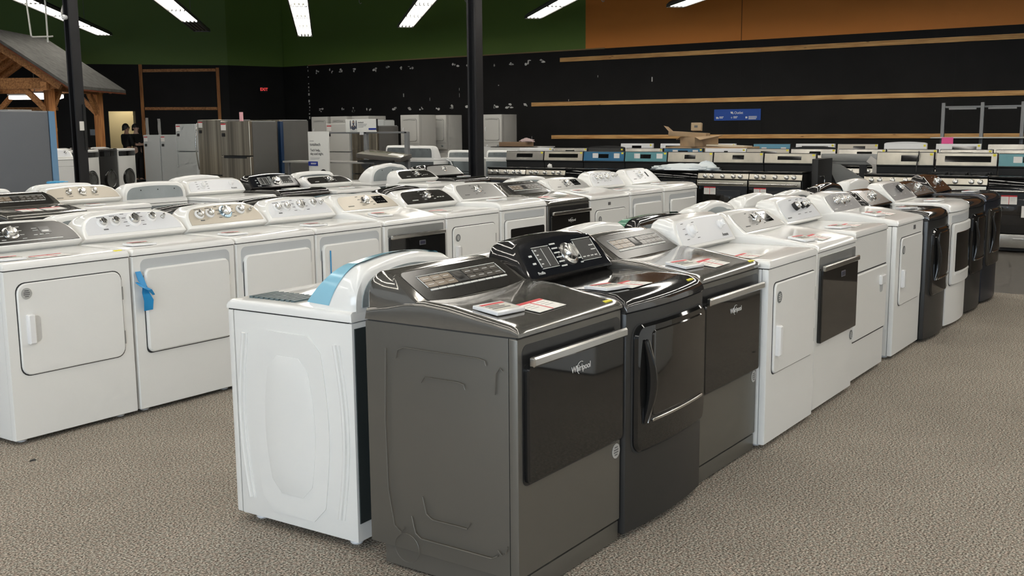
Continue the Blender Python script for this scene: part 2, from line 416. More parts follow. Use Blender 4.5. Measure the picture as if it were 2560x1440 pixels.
        plate(x0+.06, x1-.02, d0+.075, d0+.092, .005, .026, .007, fy, .003).obj('trim_strip', WHITEG, d)
    elif dt == 'round':
        cz = .60; R = .235
        plate(-W/2+.02, W/2-.02, zc-.12, zc-.012, .02, .004, .004, fy, .002).obj('front_panel', BLACKG, root)
        d = MB().lathe((0, 0, cz-.06), (0, -1, 0), [(0, R), (.03, R), (.055, R-.03), (.06, R-.07), (.03, R-.09), (.02, .02)], 36).obj('door', BLACKG, root)
        MB().lathe((0, -.055, cz-.06), (0, -1, 0), [(0, R-.05), (.004, R-.056), (.004, R-.062), (0, R-.068)], 36).obj('door_ring', CHROME, d)
        MB().lathe((-W/2+.16, -.004, zc-.066), (0, -1, 0), [(0, .035), (.02, .033), (.024, .028)], 20).obj('knob', CHROME, root)
    if g('front_emblem'):
        x, z = g('front_emblem'); MB().box(x-.022, x+.022, fy(x)-.004, fy(x)+.002, z-.014, z+.014, .001).obj('emblem', PRINTD, root)
    if g('badge'):
        x, z, bm_ = g('badge'); yb = fy(x)-(.0125 if dt == 'square' and not g('badge_low') else .0008)
        b = disc_y(x, z, .028, yb).obj('round_sticker', bm_, root)
        t = MB()
        for k, wdt in enumerate((.018, .026, .026, .016)):
            t.box(x-wdt*.62, x+wdt*.62, yb-.0022, yb-.0012, z+.014-k*.0095-.0022, z+.014-k*.0095+.0022)
        t.obj('sticker_print', PRINTD if bm_ is not BADGED else PRINT, b)
    # console
    c = dict(y0=.42, z0=zc+.055, y1=.54, z1=1.05, hw=W/2-.004, xa=.24, p=2.4, crown=.006, mat=deckm, panel=DKPANEL, px=.03, pt=.016, pb=.014, back=GALVL)
    c.update(g('console', {})); dd = Vector((0, c['y1']-c['y0'], c['z1']-c['z0'])); Lq = dd.length; dd.normalize(); nn = Vector((0, -dd.z, dd.y))
    O = Vector((0, c['y0'], c['z0']))
    F = lambda off: (lambda x, q: tuple(O+Vector((x, 0, 0))+dd*q+nn*off))
    hw, xa, p, cr = c['hw'], c['xa'], c['p'], c['crown']
    zlow = zc+.02
    def FB(y, zs):    # vertical stage behind, q -> z
        return lambda x, q: (x, y, c['z0']-(c['z0']-zlow)*(1 if q <= .0001 else 0)+ (q*dd.z*zs))
    yb = g('back_y', D-.004)
    def mid_fn(fr):
        def f(x, q):
            a = O+Vector((x, 0, 0))+dd*q
            if q <= .0001: return (x, a.y+(yb-a.y)*fr, zlow)
            return (x, a.y+(yb-a.y)*fr, a.z+.012*math.sin(PI*fr)*min(1, q/Lq))
        return f
    bw = .012
    front_in = con(hw-bw, bw*.4, Lq-bw, max(xa-bw*.3, .02), p, cr)
    full = con(hw, 0, Lq, xa, p, cr)
    m = MB()
    m.slab([(front_in, F(.010)), (con(hw-.003, .0, Lq-.003, xa, p, cr), F(.006)), (full, F(-.004)), (full, mid_fn(.35)), (full, mid_fn(.75)), (con(hw-.004, 0, Lq-.006, xa, p, cr), mid_fn(.94)), (con(hw-.014, 0, Lq-.016, xa, p, cr), mid_fn(1.0))])
    cons = m.obj('console', c['mat'], root)
    if c['back'] is not None:
        bl = con(hw-.045, .0, Lq-.035, xa-.03, p, cr)
        zf = lambda q: c['z0']+dd.z*q if q > .0001 else zlow+.03
        MB().slab([(bl, lambda x, q: (x, yb-.002, zf(q))), (bl, lambda x, q: (x, yb+.003, zf(q)))]).obj('back_plate', c['back'], cons)
        t = MB()
        for sx in (-.8, -.1, .6): t.lathe((sx*(hw-.09), yb+.003, c['z0']+dd.z*Lq-.055), (0, 1, 0), [(0, .006), (.004, .005)], 8)
        t.obj('screws', BLACKM, cons)
    # rear of the cabinet
    MB().box(-W/2+.012, W/2-.012, D-.002, D+.004, zb+.07, zc-.02).obj('rear_panel', g('rear', GALV), root)
    P = None
    if c['panel'] is not None:
        pl0, pl1 = c.get('pq', (c['pb'], Lq-c['pt'])); phw = hw-c['px']
        if c.get('prect'):
            xx0, xx1 = c['prect']; pc = rr(xx0, xx1, pl0, pl1, c.get('pr', .02)); 
        else: pc = con(phw, pl0, pl1, max(xa-c['px']*.35, .02), p, cr)
        P = MB().slab([(pc, F(.0125)), (pc, F(.004))]).obj('control_panel', c['panel'], cons)
    par = P or cons; base = .0125 if P else .010
    FF = F(base)
    def onp(x, q, off=0): return Vector(F(base+off)(x, q*Lq))
    ang = math.atan2(dd.z, dd.y)
    for (x, q, r, ms) in c.get('knobs', []):
        m1, m2 = {'c': (CHROME, CHROME), 'w': (WPLASTIC, CHROME), 'ww': (WPLASTIC, WPLASTIC), 'b': (BLACKG, CHROME), 'k': (BLACKM, CHROME), 'bl': (mat('blue tinted chrome', (.45, .62, .75), .15, .8), CHROME)}[ms]
        kb = MB().lathe(onp(x, q), nn, [(0, r*1.25), (.006, r*1.22), (.010, r*1.0), (.012, r*.9)] if ms != 'k' else [(0, r*1.05), (.022, r*1.05), (.024, r*.95)], 22).obj('knob', m1, par)
        h = .012 if ms != 'k' else .022
        MB().lathe(onp(x, q, h-.001), nn, [(0, r*.86), (.016, r*.80), (.020, r*.70), (.021, r*.3)], 22).obj('knob_cap', m2, kb)
        bar = MB(); u = Vector((1, 0, 0)); ctr = onp(x, q, h+.019)
        a0, a1 = ctr+dd*r*.72, ctr-dd*r*.72
        bar.beam(a0, a1, r*.30, .006, up=nn); bar.obj('knob_grip', m2 if ms != 'w' else CHROME, kb)
    for (x0, x1, q0, q1, dm) in c.get('displays', []):
        dc = rr(x0, x1, q0*Lq, q1*Lq, .004, 2, 2); MB().slab([(dc, F(base+.0015)), (dc, F(base-.002))]).obj('display', dm, par)
    pr = MB()
    for (x0, x1, q, hgt) in c.get('marks', []):
        dc = rr(x0, x1, q*Lq-hgt/2, q*Lq+hgt/2, .0004, 1, 1); pr.slab([(dc, F(base+.0022)), (dc, F(base-.001))])
    if pr.v: pr.obj('printed_marks', c.get('markmat', PRINT), par)
    for (body_, x, q, sz, tm) in c.get('texts', []):
        text('lettering', body_, tm, par, onp(x, q, .0016), (ang, 0, 0), sz, bold=sz*.012)
    if g('film'):
        fl = con(hw+.001, Lq*.0, Lq+.001, xa, p, cr)
        def ff(o0, o1):
            return None
        ring_a = [F(.012)(x, zt) for x, zt, zb_ in fl]; ring_b = [mid_fn(.45)(x, zt+.003) for x, zt, zb_ in fl]
        v = [tuple(q) for q in ring_a]+[tuple(q) for q in ring_b]; n = len(fl)
        f = MB(); f.add(v, [(i, i+1, n+i+1, n+i) for i in range(n-1)])
        # give the film a thickness
        f.add([(a, b, d_+.002) for a, b, d_ in v], [(i, n+i, n+i+1, i+1) for i in range(n-1)])
        f.obj('film', g('film'), cons)
    tag(root, spec['label'], spec.get('cat', 'dryer'), spec.get('group'))
    root.location = (spec['s'], spec['t'], 0.0); root.rotation_euler = (0, 0, spec.get('rz', 0.0))
    return root

def marks_row(x0, x1, n, q, h=.004, gap=.35):
    w = (x1-x0)/n; return [(x0+i*w, x0+i*w+w*(1-gap), q, h) for i in range(n)]
def touch_console():
    ks = []
    for i in range(3):
        for j in range(2): ks.append((-.205+i*.056, -.151+i*.056, .40+j*.165, .40+j*.165+.150, BUTTON))
    for i in range(4):
        for j in range(2): ks.append((.035+i*.052, .085+i*.052, .40+j*.165, .40+j*.165+.150, BUTTOND))
    ks.append((-.036, .030, .40, .73, BLACKM)); ks.append((-.026, .020, .47, .71, mat('grey lcd', (.16, .15, .14), .2)))
    mk = marks_row(-.21, .245, 10, .325, .0075, .10)
    mk += [(-.212, -.2095, .56, .058), (.247, .2495, .56, .058), (-.212, .2495, .745, .0022)]
    for i in range(3):
        for j in range(2): mk.append((-.195+i*.056, -.165+i*.056, .475+j*.165, .0022))
    for i in range(4):
        for j in range(2): mk.append((.045+i*.052, .075+i*.052, .475+j*.165, .0022))
    return ks, mk
def dial_marks(x, q, L=.14, rad=.042, n=4):
    o = []
    for k in range(n):
        o.append((x-rad-.028, x-rad-.004, q-.27+.18*k, .0028)); o.append((x+rad+.004, x+rad+.028, q-.27+.18*k, .0028))
    return o
kt, mt = touch_console()
C_TOUCH = dict(y0=.40, y1=.555, z0=.948, z1=1.045, xa=.25, p=2.6, prect=(-.272, .295), pr=.028, panel=DKPANEL, displays=kt, marks=mt, pt=.012, pb=.004)
def C_GE4(panel, ms='w', blue=False, body=WHITEG, marks=PRINTD):
    return dict(y0=.43, y1=.53, z0=.938, z1=1.06, xa=.21, p=2.2, crown=.012, panel=panel, px=.028, pt=.014, pb=.02, mat=body, markmat=marks,
        knobs=[(-.195, .60, .026, ms), (-.112, .62, .026, ms), (.015, .64, .038, 'bl' if blue else ms), (.140, .68, .026, ms), (.220, .66, .011, 'c')],
        marks=dial_marks(.015, .66)+[(-.215, -.165, .86, .003), (-.13, -.095, .88, .003), (.135, .16, .9, .003), (-.205, -.175, .32, .007)])
def C_DIAL(panel, disp=True, body=WHITEG, x=-.0, ms='c', marks=PRINT, **kw):
    d = dict(y0=.41, y1=.55, z0=.945, z1=1.05, xa=.22, p=2.5, crown=.006, panel=panel, px=.04, mat=body, markmat=marks,
        knobs=[(x, .58, .031, ms)], marks=dial_marks(x, .58)+[(-.22, -.16, .3, .005)])
    if disp: d['displays'] = [(.095, .215, .34, .82, BLACKG)]; d['marks'] += marks_row(.105, .205, 4, .46, .004)+marks_row(.11, .2, 2, .70, .005)
    d.update(kw); return d
def C_KNOBS(panel, body=WHITEG, ms='c', xs=(-.12, 0, .12), rs=(.024, .031, .024), marks=PRINTD, **kw):
    d = dict(y0=.42, y1=.53, z0=.942, z1=1.065, xa=.24, p=2.6, crown=.012, panel=panel, px=.04, mat=body, markmat=marks,
        knobs=[(x, .6, r, ms) for x, r in zip(xs, rs)], marks=[(-.26, -.20, .22, .006)]+[(x-.02, x+.02, .30, .0025) for x in xs]+[(x-.02, x+.02, .9, .0025) for x in xs])
    d.update(kw); return d
C_AMANA = dict(y0=.455, y1=.53, z0=.935, z1=1.075, xa=.24, p=3.2, crown=.008, panel=LTPANEL, px=.03, markmat=PRINTD,
    knobs=[(-.16, .56, .030, 'ww'), (.20, .60, .020, 'ww')], marks=dial_marks(-.16, .56, rad=.045), texts=[('Amana', .215, .22, .026, PRINTD)])
C_PROFILE = dict(y0=.43, y1=.535, z0=.945, z1=1.085, xa=.25, p=2.6, crown=.014, panel=mat('black glass panel', (.012, .013, .016), .08), px=.025, pt=.012, pb=.008,
    knobs=[(.035, .50, .042, 'c')], displays=[(-.195, -.140, .26, .78, BLACKM), (-.135, -.080, .26, .78, BLACKM), (.115, .255, .26, .82, BLACKM)],
    marks=[(-.20, -.197, .52, .085), (-.138, -.136, .52, .085), (-.079, -.076, .52, .085), (-.20, -.076, .80, .0022), (-.20, -.076, .24, .0022),
           (.110, .113, .54, .09), (.257, .260, .54, .09), (.110, .260, .84, .0022), (.110, .260, .24, .0022)]+
          [(-.062, -.022, .22+.12*k, .006) for k in range(6)]+[(.088, .106, .22+.12*k, .006) for k in range(5)]+[(-.19, -.175, .36+.12*k, .005) for k in range(4)]+marks_row(.125, .25, 4, .34, .005)+
          [(-.245, -.225, .6, .008), (-.245, -.225, .4, .008), (.215, .25, .62, .005), (.215, .25, .5, .005)],
    texts=[('Profile', -.225, .14, .018, PRINT)])
C_SILV2 = dict(y0=.45, y1=.53, z0=.93, z1=1.02)
def sidepress(side):
    def fn(mb):      # pressed ribs on the side of the cabinet
        x = side*.343
        def rib(pts, r): mb.tube([(x, y, z) for y, z in pts], r, 8)
        if side < 0:   # grey dryer, faint pressings
            rib([(.115, .79), (.12, .805), (.15, .81), (.30, .81), (.46, .81), (.485, .80), (.495, .77)], .0022)
            rib([(.20, .70), (.205, .715), (.23, .72), (.37, .72), (.385, .70)], .0020)
            rib([(.54, .80), (.55, .55), (.545, .30), (.52, .17), (.49, .150), (.475, .17)], .0022)
            rib([(.44, .22), (.425, .16), (.40, .145), (.25, .145), (.10, .145), (.075, .16)], .0026)
            rib([(.39, .30), (.375, .24), (.35, .225), (.20, .225), (.185, .25)], .0022)
            rib([(.035, .20), (.045, .175), (.06, .165), (.075, .18)], .0022)
            rib([(.05, .78), (.06, .79), (.075, .77), (.08, .70)], .0022)
            rib([(.465+.055*math.cos(a), .098+.052*math.sin(a)) for a in [2*PI*k/28 for k in range(29)]], .0012)
    return fn
def washer_side(mb):       # white washer seen from its +x side
    x = .343
    def outline(pts, w, h):
        mb.tube([(x, y, z) for y, z in pts], w, 8)
    for sgn, yc in ((1, .085), (-1, .555)):
        pts = []
        for k in range(15):
            t = k/14; pts.append((yc-sgn*.035*math.sin(PI*t), .11+.66*t))
        outline(pts, .010, 1)
        mb.tube([(x, p[0]+.021, p[1]) for p in pts], .004, 6)
    def barrel(yw, z0, z1, bow, r, n=9):
        c = []
        for k in range(n+1): t = k/n; c.append((.32-yw-bow*math.sin(PI*t), z0+r+(z1-z0-2*r)*t))
        c.append((.32-yw+r, z1)); c.append((.32+yw-r, z1))
        for k in range(n+1): t = 1-k/n; c.append((.32+yw+bow*math.sin(PI*t), z0+r+(z1-z0-2*r)*t))
        c.append((.32+yw-r, z0)); c.append((.32-yw+r, z0)); return c
    a = barrel(.165, .075, .79, .03, .06); b = barrel(.145, .095, .77, .03, .06)
    mb.loft([[(x-.004, y, z) for y, z in a], [(x+.0035, y, z) for y, z in a], [(x+.006, y, z) for y, z in b]])
    a = barrel(.105, .16, .70, .025, .05); b = barrel(.082, .185, .675, .025, .045)
    mb.loft([[(x, y, z) for y, z in a], [(x+.008, y, z) for y, z in a], [(x+.016, y, z) for y, z in b]])

FLATDECK = lambda D=.64: [(-.004, .0, 0), (-.004, .020, 0), (.003, .032, 0), (.02, .036, 0), (.16, .037, .002), (.35, .037, .002), (D-.005, .036, 0), (D, 0, 0)]
SHOULDER = [(-.006, .0, 0), (-.006, .012, 0), (.006, .026, 0), (.03, .034, 0), (.14, .050, .003), (.28, .072, .011), (.38, .079, .014), (.46, .074, .010), (.54, .056, .004), (.635, .040, 0), (.64, .0, 0)]
ROUNDED = [(-.006, .0, 0), (-.004, .018, 0), (.012, .042, 0), (.05, .060, 0), (.11, .066, .004), (.3, .064, .010), (.45, .058, .006), (.635, .045, 0), (.64, 0, 0)]
A, C_, E_ = 1.825, 4.90, 7.98      # front lines of the three dryer rows
def mid(a, b): return (a+b)/2
right = 'dryers in the near right row'; left = 'dryers in the middle row'; back = 'dryers in the rear row'
rw = 'washers backed against the near right row'; mw = 'washers backed against the middle row'; bw_ = 'washers backed against the rear row'
# --- near right row
machine(dict(label='dark grey dryer with black glass door nearest the camera, pressed grey side panel showing', group=right, s=mid(2.643, 3.307), t=A+.008, W=.668, body=GREY, deck=GREYD, kick=.082, zc=.887, deckz=SHOULDER,
    door='glass', console=dict(C_TOUCH), yellow=(.27, -.0), badge=(.30, .36, BADGE), badge_low=1, extra_cabinet=[sidepress(-1)], rear=GREY))
machine(dict(label='glossy charcoal dryer with curved glass door, second from the near end of right row', group=right, s=mid(3.318, 3.982), t=A-.005, W=.66, body=CHAR, deck=CHARD, zc=.868, bulge=.022, deckz=ROUNDED,
    door='geglass', console=dict(C_PROFILE), yellow=(.24, .03), feet=True))
machine(dict(label='dark grey glass-door dryer, third in the near right row, next to the first white dryer', group=right, s=mid(3.993, 4.655), t=A+.02, W=.66, body=GREY, deck=GREYD, kick=.082, zc=.885, deckz=SHOULDER,
    door='glass', console=dict(C_TOUCH, mat=GREYD), yellow=(.28, .0), badge=(.295, .37, BADGE), badge_low=1))
machine(dict(label='white dryer with tall white bar handle and two-dial console, fourth in the right row', group=right, s=mid(4.672, 5.345), t=A-.02, W=.672, body=WHITE, zc=.875, door='square', doorbox=(-.265, .30, .36, .80, .03),
    handle=(-.225, .52), hh=.075, badge=(-.215, .73, BADGED), deckz=FLATDECK(), console=dict(C_AMANA)))
machine(dict(label='white dryer with black glass door under a silver band, fifth in the right row', group=right, s=mid(5.405, 6.075), t=A+.0, W=.668, body=WHITE, zc=.875, door='maytag', badge=(.30, .335, BADGED), badge_low=1,
    deckz=SHOULDER, console=C_DIAL(SILVER, marks=PRINTD)))
machine(dict(label='white dryer with drop-down hamper door and three black-edged knobs, sixth in right row', group=right, s=mid(6.15, 6.82), t=A+.03, W=.668, body=WHITE, zc=.885, door='hamper', deckz=FLATDECK(),
    console=C_KNOBS(mat('pale silver panel', (.60, .62, .65), .3), ms='k', xs=(-.04, .08, .16), rs=(.026, .02, .02), z1=1.08, mat=WHITEG)))
machine(dict(label='white dryer with slim bar handle and grey three-knob console, seventh in the right row', group=right, s=mid(7.005, 7.675), t=A+.02, W=.668, body=WHITE, zc=.885, door='square', doorbox=(-.24, .30, .35, .80, .04), handle=(-.20, .53), hh=.06,
    badge=(-.19, .72, BADGED), front_emblem=(.10, .85), deckz=SHOULDER, console=C_KNOBS(GREYP2, z1=1.065, marks=PRINT)))
machine(dict(label='shiny black dryer with curved glass door, between two white dryers of the right row', group=right, s=mid(7.69, 8.29), t=A-.01, W=.60, body=CHAR, deck=CHARD, zc=.872, bulge=.03, door='geglass', doorbox=(-.24, .285, .33, .81),
    deckz=ROUNDED, console=C_DIAL(GREYP, disp=False, body=CHARD, xa=.2, hw=.29)))
machine(dict(label='white dryer with white-framed black window door, ninth in the right row', group=right, s=mid(8.305, 8.965), t=A-.015, W=.655, body=WHITE, zc=.885, bulge=.03, door='window', deckz=ROUNDED,
    console=C_DIAL(GREYP2, disp=False, x=.06, ms='k', z1=1.08, mat=WHITEG)))
machine(dict(label='black dryer with rounded glass door, last but one in the right row', group=right, s=mid(9.0, 9.605), t=A-.005, W=.60, body=CHAR, deck=CHARD, zc=.872, bulge=.035, door='geglass', doorbox=(-.25, .285, .33, .82),
    deckz=ROUNDED, console=C_DIAL(GREYP, disp=False, body=CHARD, xa=.2, hw=.29, x=.05)))
machine(dict(label='blue-black dryer with brown-tinted console at the far end of the right row', group=right, s=mid(9.625, 10.24), t=A-.01, W=.61, body=NAVY, deck=mat('navy gloss deck', (.06, .065, .08), .1, .5, coat=.5), zc=.885, bulge=.035, door='geglass', doorbox=(-.25, .29, .33, .82), doormat=mat('bronze glass', (.05, .045, .038), .08),
    deckz=ROUNDED, console=C_DIAL(BROWNP, disp=False, xa=.2, hw=.29, x=.06, z1=1.085, mat=CHARD, markmat=PRINT)))
# --- washers behind it, facing away
def washer(label, s, t, cons, body=WHITE, deck=WHITEG, W=.66, group=rw, **kw):
    d = dict(name='washing_machine', cat='washing machine', label=label, group=group, s=s, t=t+.64, rz=PI, W=W, D=.64, zc=.868, body=body, deck=deck, door=None, deckz=FLATDECK(), console=cons); d.update(kw)
    return machine(d)
BT = 2.585
C_B1 = dict(y0=.42, y1=.535, z0=.905, z1=1.045, xa=.20, p=2.1, crown=.026, panel=None, hw=.325, back=GALVL)
def C_BK(z1=1.05, **kw):
    d = dict(y0=.43, y1=.545, z0=.93, z1=z1, xa=.22, p=2.3, crown=.012, panel=None, back=GALVL); d.update(kw); return d
washer('white top-load washer with blue film along its console and embossed side, at the aisle end', 3.003, BT, C_B1, zc=.855, film=BLUEF, W=.686, hatch=True, extra_cabinet=[washer_side], rz=PI+.03, rear=mat('dark galvanised back', (.10, .12, .12), .4, .6))
washer('white washer with low console, hidden behind the charcoal dryer', 3.74, BT+.02, C_BK(1.0))
washer('white washer with plain rounded console back, behind the third grey dryer', 4.44, BT, C_BK(1.055, xa=.2, crown=.02, back=None))
washer('dark washer with green film on its console, behind the first white dryer', 5.14, BT, C_BK(1.05, mat=CHARD, xa=.24, p=3, back=GALVL), body=CHAR, deck=CHARD, film=GREENF)
washer('white washer with large grey console back plate, behind the fifth dryer', 5.84, BT, C_BK(1.07, crown=.03, xa=.18))
washer('white washer with tall rounded console, behind the hamper-door dryer', 6.54, BT, C_BK(1.085, crown=.02, back=None, xa=.2))
washer('white washer with dark console back plate, behind the three-knob dryer', 7.24, BT, C_BK(1.07, crown=.02, back=GALV, xa=.18))
washer('black washer with curved glossy console, behind the shiny black dryer', 7.94, BT, C_BK(1.085, mat=CHARD, crown=.02, back=GALV, xa=.2), body=CHAR, deck=CHARD)
washer('white washer with high console near the far end of the right row', 8.64, BT, C_BK(1.09, crown=.015, back=None, xa=.22))
# --- middle row
machine(dict(label='white dryer with white handle and black dial console at the near end of middle row', group=left, s=mid(2.700, 3.412), t=C_, W=.706, body=WHITE, zc=.872, door='square', doorbox=(-.292, .292, .345, .805, .05), handle=(-.235, .575), hh=.075,
    badge=(-.245, .755, BADGE), deckz=FLATDECK(), yellow=(.30, .02), console=C_DIAL(DKPANEL, disp=False, x=-.02, displays=[(.14, .20, .40, .70, mat('lcd', (.05, .05, .05), .2))], xa=.24,
    knobs=[(-.03, .5, .036, 'c')], z1=1.05)|dict(marks=dial_marks(-.03, .5)+marks_row(.09, .19, 3, .35, .004)+[(.10, .13, .55, .003), (.10, .13, .65, .003), (.15, .19, .5, .012), (-.24, .24, .13, .006)], px=.018, pt=.010, pb=.004)))
machine(dict(label='white dryer with plain lift door and white four-knob console, blue tape on its edge', group=left, s=mid(3.425, 4.128), t=C_+.0, W=.70, body=WHITE, zc=.872, door='gewhite', deckz=FLATDECK(), console=C_GE4(LTPANEL)))
machine(dict(label='white dryer with champagne four-knob console, third in the middle row', group=left, s=mid(4.14, 4.782), t=C_, W=.64, body=WHITE, zc=.872, door='gewhite', doorbox=(-.27, .275, .335, .80), deckz=FLATDECK(), console=C_GE4(BEIGE, blue=True, hw=.316) if 0 else C_GE4(BEIGE, blue=True)|dict(hw=.316)))
machine(dict(label='white dryer with a blue stripe down its door and white four-knob console', group=left, s=mid(4.795, 5.425), t=C_, W=.628, body=WHITE, zc=.872, door='gewhite', doorbox=(-.265, .27, .335, .80), deckz=FLATDECK(), console=C_GE4(LTPANEL)|dict(hw=.31)))
machine(dict(label='white dryer with black glass door and champagne console, fifth in the middle row', group=left, s=mid(5.45, 6.13), t=C_, W=.675, body=WHITE, zc=.872, door='maytag', deckz=SHOULDER, console=C_DIAL(BEIGE, marks=PRINTD)))
machine(dict(label='white dryer with black dial console and small bar handle, sixth in middle row', group=left, s=mid(6.15, 6.825), t=C_, W=.672, body=WHITE, zc=.872, door='square', doorbox=(-.27, .28, .36, .80, .04), handle=(-.22, .60), hh=.06, badge=(-.215, .72, BADGED),
    deckz=FLATDECK(), console=C_DIAL(DKPANEL, disp=False, x=.02, marks=PRINT)|dict(marks=dial_marks(.02, .58)+marks_row(.12, .22, 3, .4, .005)+[(-.2, -.13, .3, .006)])))
machine(dict(label='white dryer with framed black window door, seventh in the middle row', group=left, s=mid(6.85, 7.52), t=C_, W=.668, body=WHITE, zc=.882, door='window', deckz=ROUNDED, console=C_DIAL(SILVER, disp=False, x=.0, marks=PRINTD)|dict(z1=1.07)))
machine(dict(label='dark grey glass-door dryer, the only dark one in the middle row', group=left, s=mid(7.535, 8.235), t=C_, W=.695, body=GREY, deck=GREYD, kick=.08, zc=.88, door='glass', deckz=SHOULDER, console=dict(C_TOUCH)))
machine(dict(label='white dryer with round dark sticker on its door and silver console, ninth in middle row', group=left, s=mid(8.25, 8.995), t=C_, W=.735, body=WHITE, zc=.882, door='square', doorbox=(-.28, .30, .36, .78, .045), handle=(-.22, .50), hh=.06, badge=(-.21, .70, BADGED), front_emblem=(-.02, .835),
    deckz=SHOULDER, console=C_DIAL(SILVER, marks=PRINTD)))
machine(dict(label='white dryer with plain door and white knobs, last but one in the middle row', group=left, s=mid(9.02, 9.70), t=C_, W=.675, body=WHITE, zc=.882, door='gewhite', deckz=FLATDECK(), console=C_GE4(LTPANEL)|dict(z1=1.085)))
machine(dict(label='white dryer with rounded top at the far end of the middle row', group=left, s=mid(9.73, 10.52), t=C_, W=.78, body=WHITE, zc=.882, bulge=.02, door='gewhite', doorbox=(-.28, .32, .335, .80), deckz=ROUNDED,
    console=C_DIAL(LTPANEL, x=-.02, disp=False, marks=PRINTD, ms='w')|dict(z1=1.085, hw=.33, displays=[(.12, .15, .40, .75, BLACKM)])))
DT = 5.66
washer('white washer with grey back plate, behind the second dryer of the middle row', 3.74, DT, C_BK(1.05), group=mw)
washer('black washer with dark curved console, behind the champagne-console dryer', 4.43, DT, C_BK(1.045, mat=CHARD, back=GALV, crown=.02), body=CHAR, deck=CHARD, group=mw)
washer('second black washer in the line behind the middle row', 5.13, DT, C_BK(1.05, mat=CHARD, back=GALV, crown=.016), body=CHAR, deck=CHARD, group=mw)
washer('white washer with pale blue film on its console, behind the black-door dryer', 5.84, DT, C_BK(1.03, crown=.02), film=BLUEF, group=mw)
washer('black washer with pale grey back plate and rounded console, behind the dial dryer', 6.54, DT, C_BK(1.06, mat=CHARD, back=GALVL, crown=.02, xa=.16), body=CHAR, deck=CHARD, group=mw)
washer('white washer with plain console behind the framed-window dryer', 7.70, DT, C_BK(1.035, back=None, crown=.015), group=mw)
washer('white washer with narrow grey back plate, behind the dark dryer of the middle row', 8.42, DT, C_BK(1.06, crown=.02), group=mw)
washer('white washer with small grey back plate at the far end behind the middle row', 10.05, DT, C_BK(1.03, crown=.02), group=mw)
# --- rear row
machine(dict(label='dark dryer with touch console and cards on its lid at the left photo edge', group=back, s=4.66, t=E_-.30, W=.70, body=CHAR, deck=GREYD, kick=.08, zc=.875, door='glass', deckz=SHOULDER, console=dict(C_TOUCH)))
machine(dict(label='white dryer with champagne three-knob console, near the left photo edge', group=back, s=5.43, t=E_-.02, W=.74, body=WHITE, zc=.872, door='square', deckz=FLATDECK(), console=C_KNOBS(BEIGE, xs=(-.12, .01, .13), rs=(.022, .030, .022), z1=1.055)|dict(px=.02)))
machine(dict(label='white dryer with tall two-dial console, in front of the white upright freezers', group=back, s=6.93, t=E_-.0, W=.72, body=WHITE, zc=.868, door='square', deckz=FLATDECK(), console=dict(C_AMANA, z1=1.055)))
machine(dict(label='charcoal dryer with black glass console and chrome dial, fourth in the rear row', group=back, s=7.69, t=E_+.0, W=.70, body=CHAR, deck=CHARD, zc=.872, door='geglass', deckz=ROUNDED, console=dict(C_PROFILE, z1=1.065)))
machine(dict(label='white dryer with low dark console, in front of the white standing sign', group=back, s=8.44, t=E_-.05, W=.70, body=WHITE, zc=.865, door='square', deckz=FLATDECK(), console=C_DIAL(DKPANEL, disp=False, x=.05)|dict(z1=1.02)))
machine(dict(label='white dryer with black dial console, in front of the grey metal display stand', group=back, s=9.72, t=E_-.25, W=.72, body=WHITE, zc=.868, door='square', deckz=FLATDECK(), console=C_DIAL(DKPANEL, disp=False, x=.03)|dict(z1=1.045, marks=dial_marks(.03, .58)+marks_row(.12, .22, 3, .4, .005)+[(-.2, -.13, .3, .006)])))
machine(dict(label='black dryer with silver console at the far end of the rear row', group=back, s=10.56, t=E_+.0, W=.72, body=CHAR, deck=CHARD, zc=.872, door='geglass', deckz=ROUNDED, console=C_DIAL(SILVER, disp=False, body=CHARD, x=.03)|dict(z1=1.075, marks=[])))
FT = 8.70
washer('white washer with grey back plate at the left photo edge', 4.72, FT+.12, C_BK(1.05), group=bw_)
washer('white washer with blue tape on its console, behind the champagne-knob dryer', 5.45, FT, C_BK(1.07, back=GALVL, crown=.01), group=bw_)
washer('white washer with wide ridged console between two dryers of the rear row', 6.19, FT-.28, C_BK(1.055, back=GALVL, crown=.012, xa=.24), group=bw_, W=.72)
washer('white washer with rounded console, behind the tall two-dial dryer', 6.93, FT, C_BK(1.075, back=GALV, crown=.02), group=bw_)
washer('white washer with ribbed console in front of the standing sign', 8.55, FT, C_BK(1.06, back=GALV, crown=.012), group=bw_)
washer('white washer with tall domed console and grey back plate by the metal display stand', 9.84, FT, C_BK(1.10, back=GALVL, crown=.02, xa=.16), group=bw_, W=.74)
washer('dark washer at the far end behind the rear row', 10.6, FT+.0, C_BK(1.06, mat=CHARD, back=GALV), body=CHAR, deck=CHARD, group=bw_)

# ------------------------------------------------------------------ price tags, cards, tape on the machines
def eink_proto():
    o = MB().box(-.074, .074, -.054, .054, .0, .012, .003).obj('price_tag', WPLASTIC)
    MB().box(-.060, .060, -.038, .040, .0115, .0130).obj('screen', EINK, o)
    MB().box(-.059, .059, .026, .038, .0127, .0138).obj('red_strip', RED, o)
    m = MB()
    for k in range(3): m.box(-.054, .015+.012*k, .012-.015*k, .018-.015*k, .0127, .0138)
    m.obj('printed_marks', PRINTD, o); return o
def card_proto():
    o = MB().box(-.09, .09, -.055, .055, 0, .0014).obj('price_card', PAPER)
    MB().box(-.09, .09, .038, .055, .0012, .0022).box(-.003, .003, -.055, .038, .0012, .0022).obj('red_band', RED, o)
    m = MB()
    for k in range(3): m.box(-.078, -.024, .020-.017*k, .0235-.017*k, .0012, .0020).box(.018, .072, .020-.017*k, .0235-.017*k, .0012, .0020)
    m.obj('printed_marks', mat('faint print', (.5, .5, .48), .6), o); return o
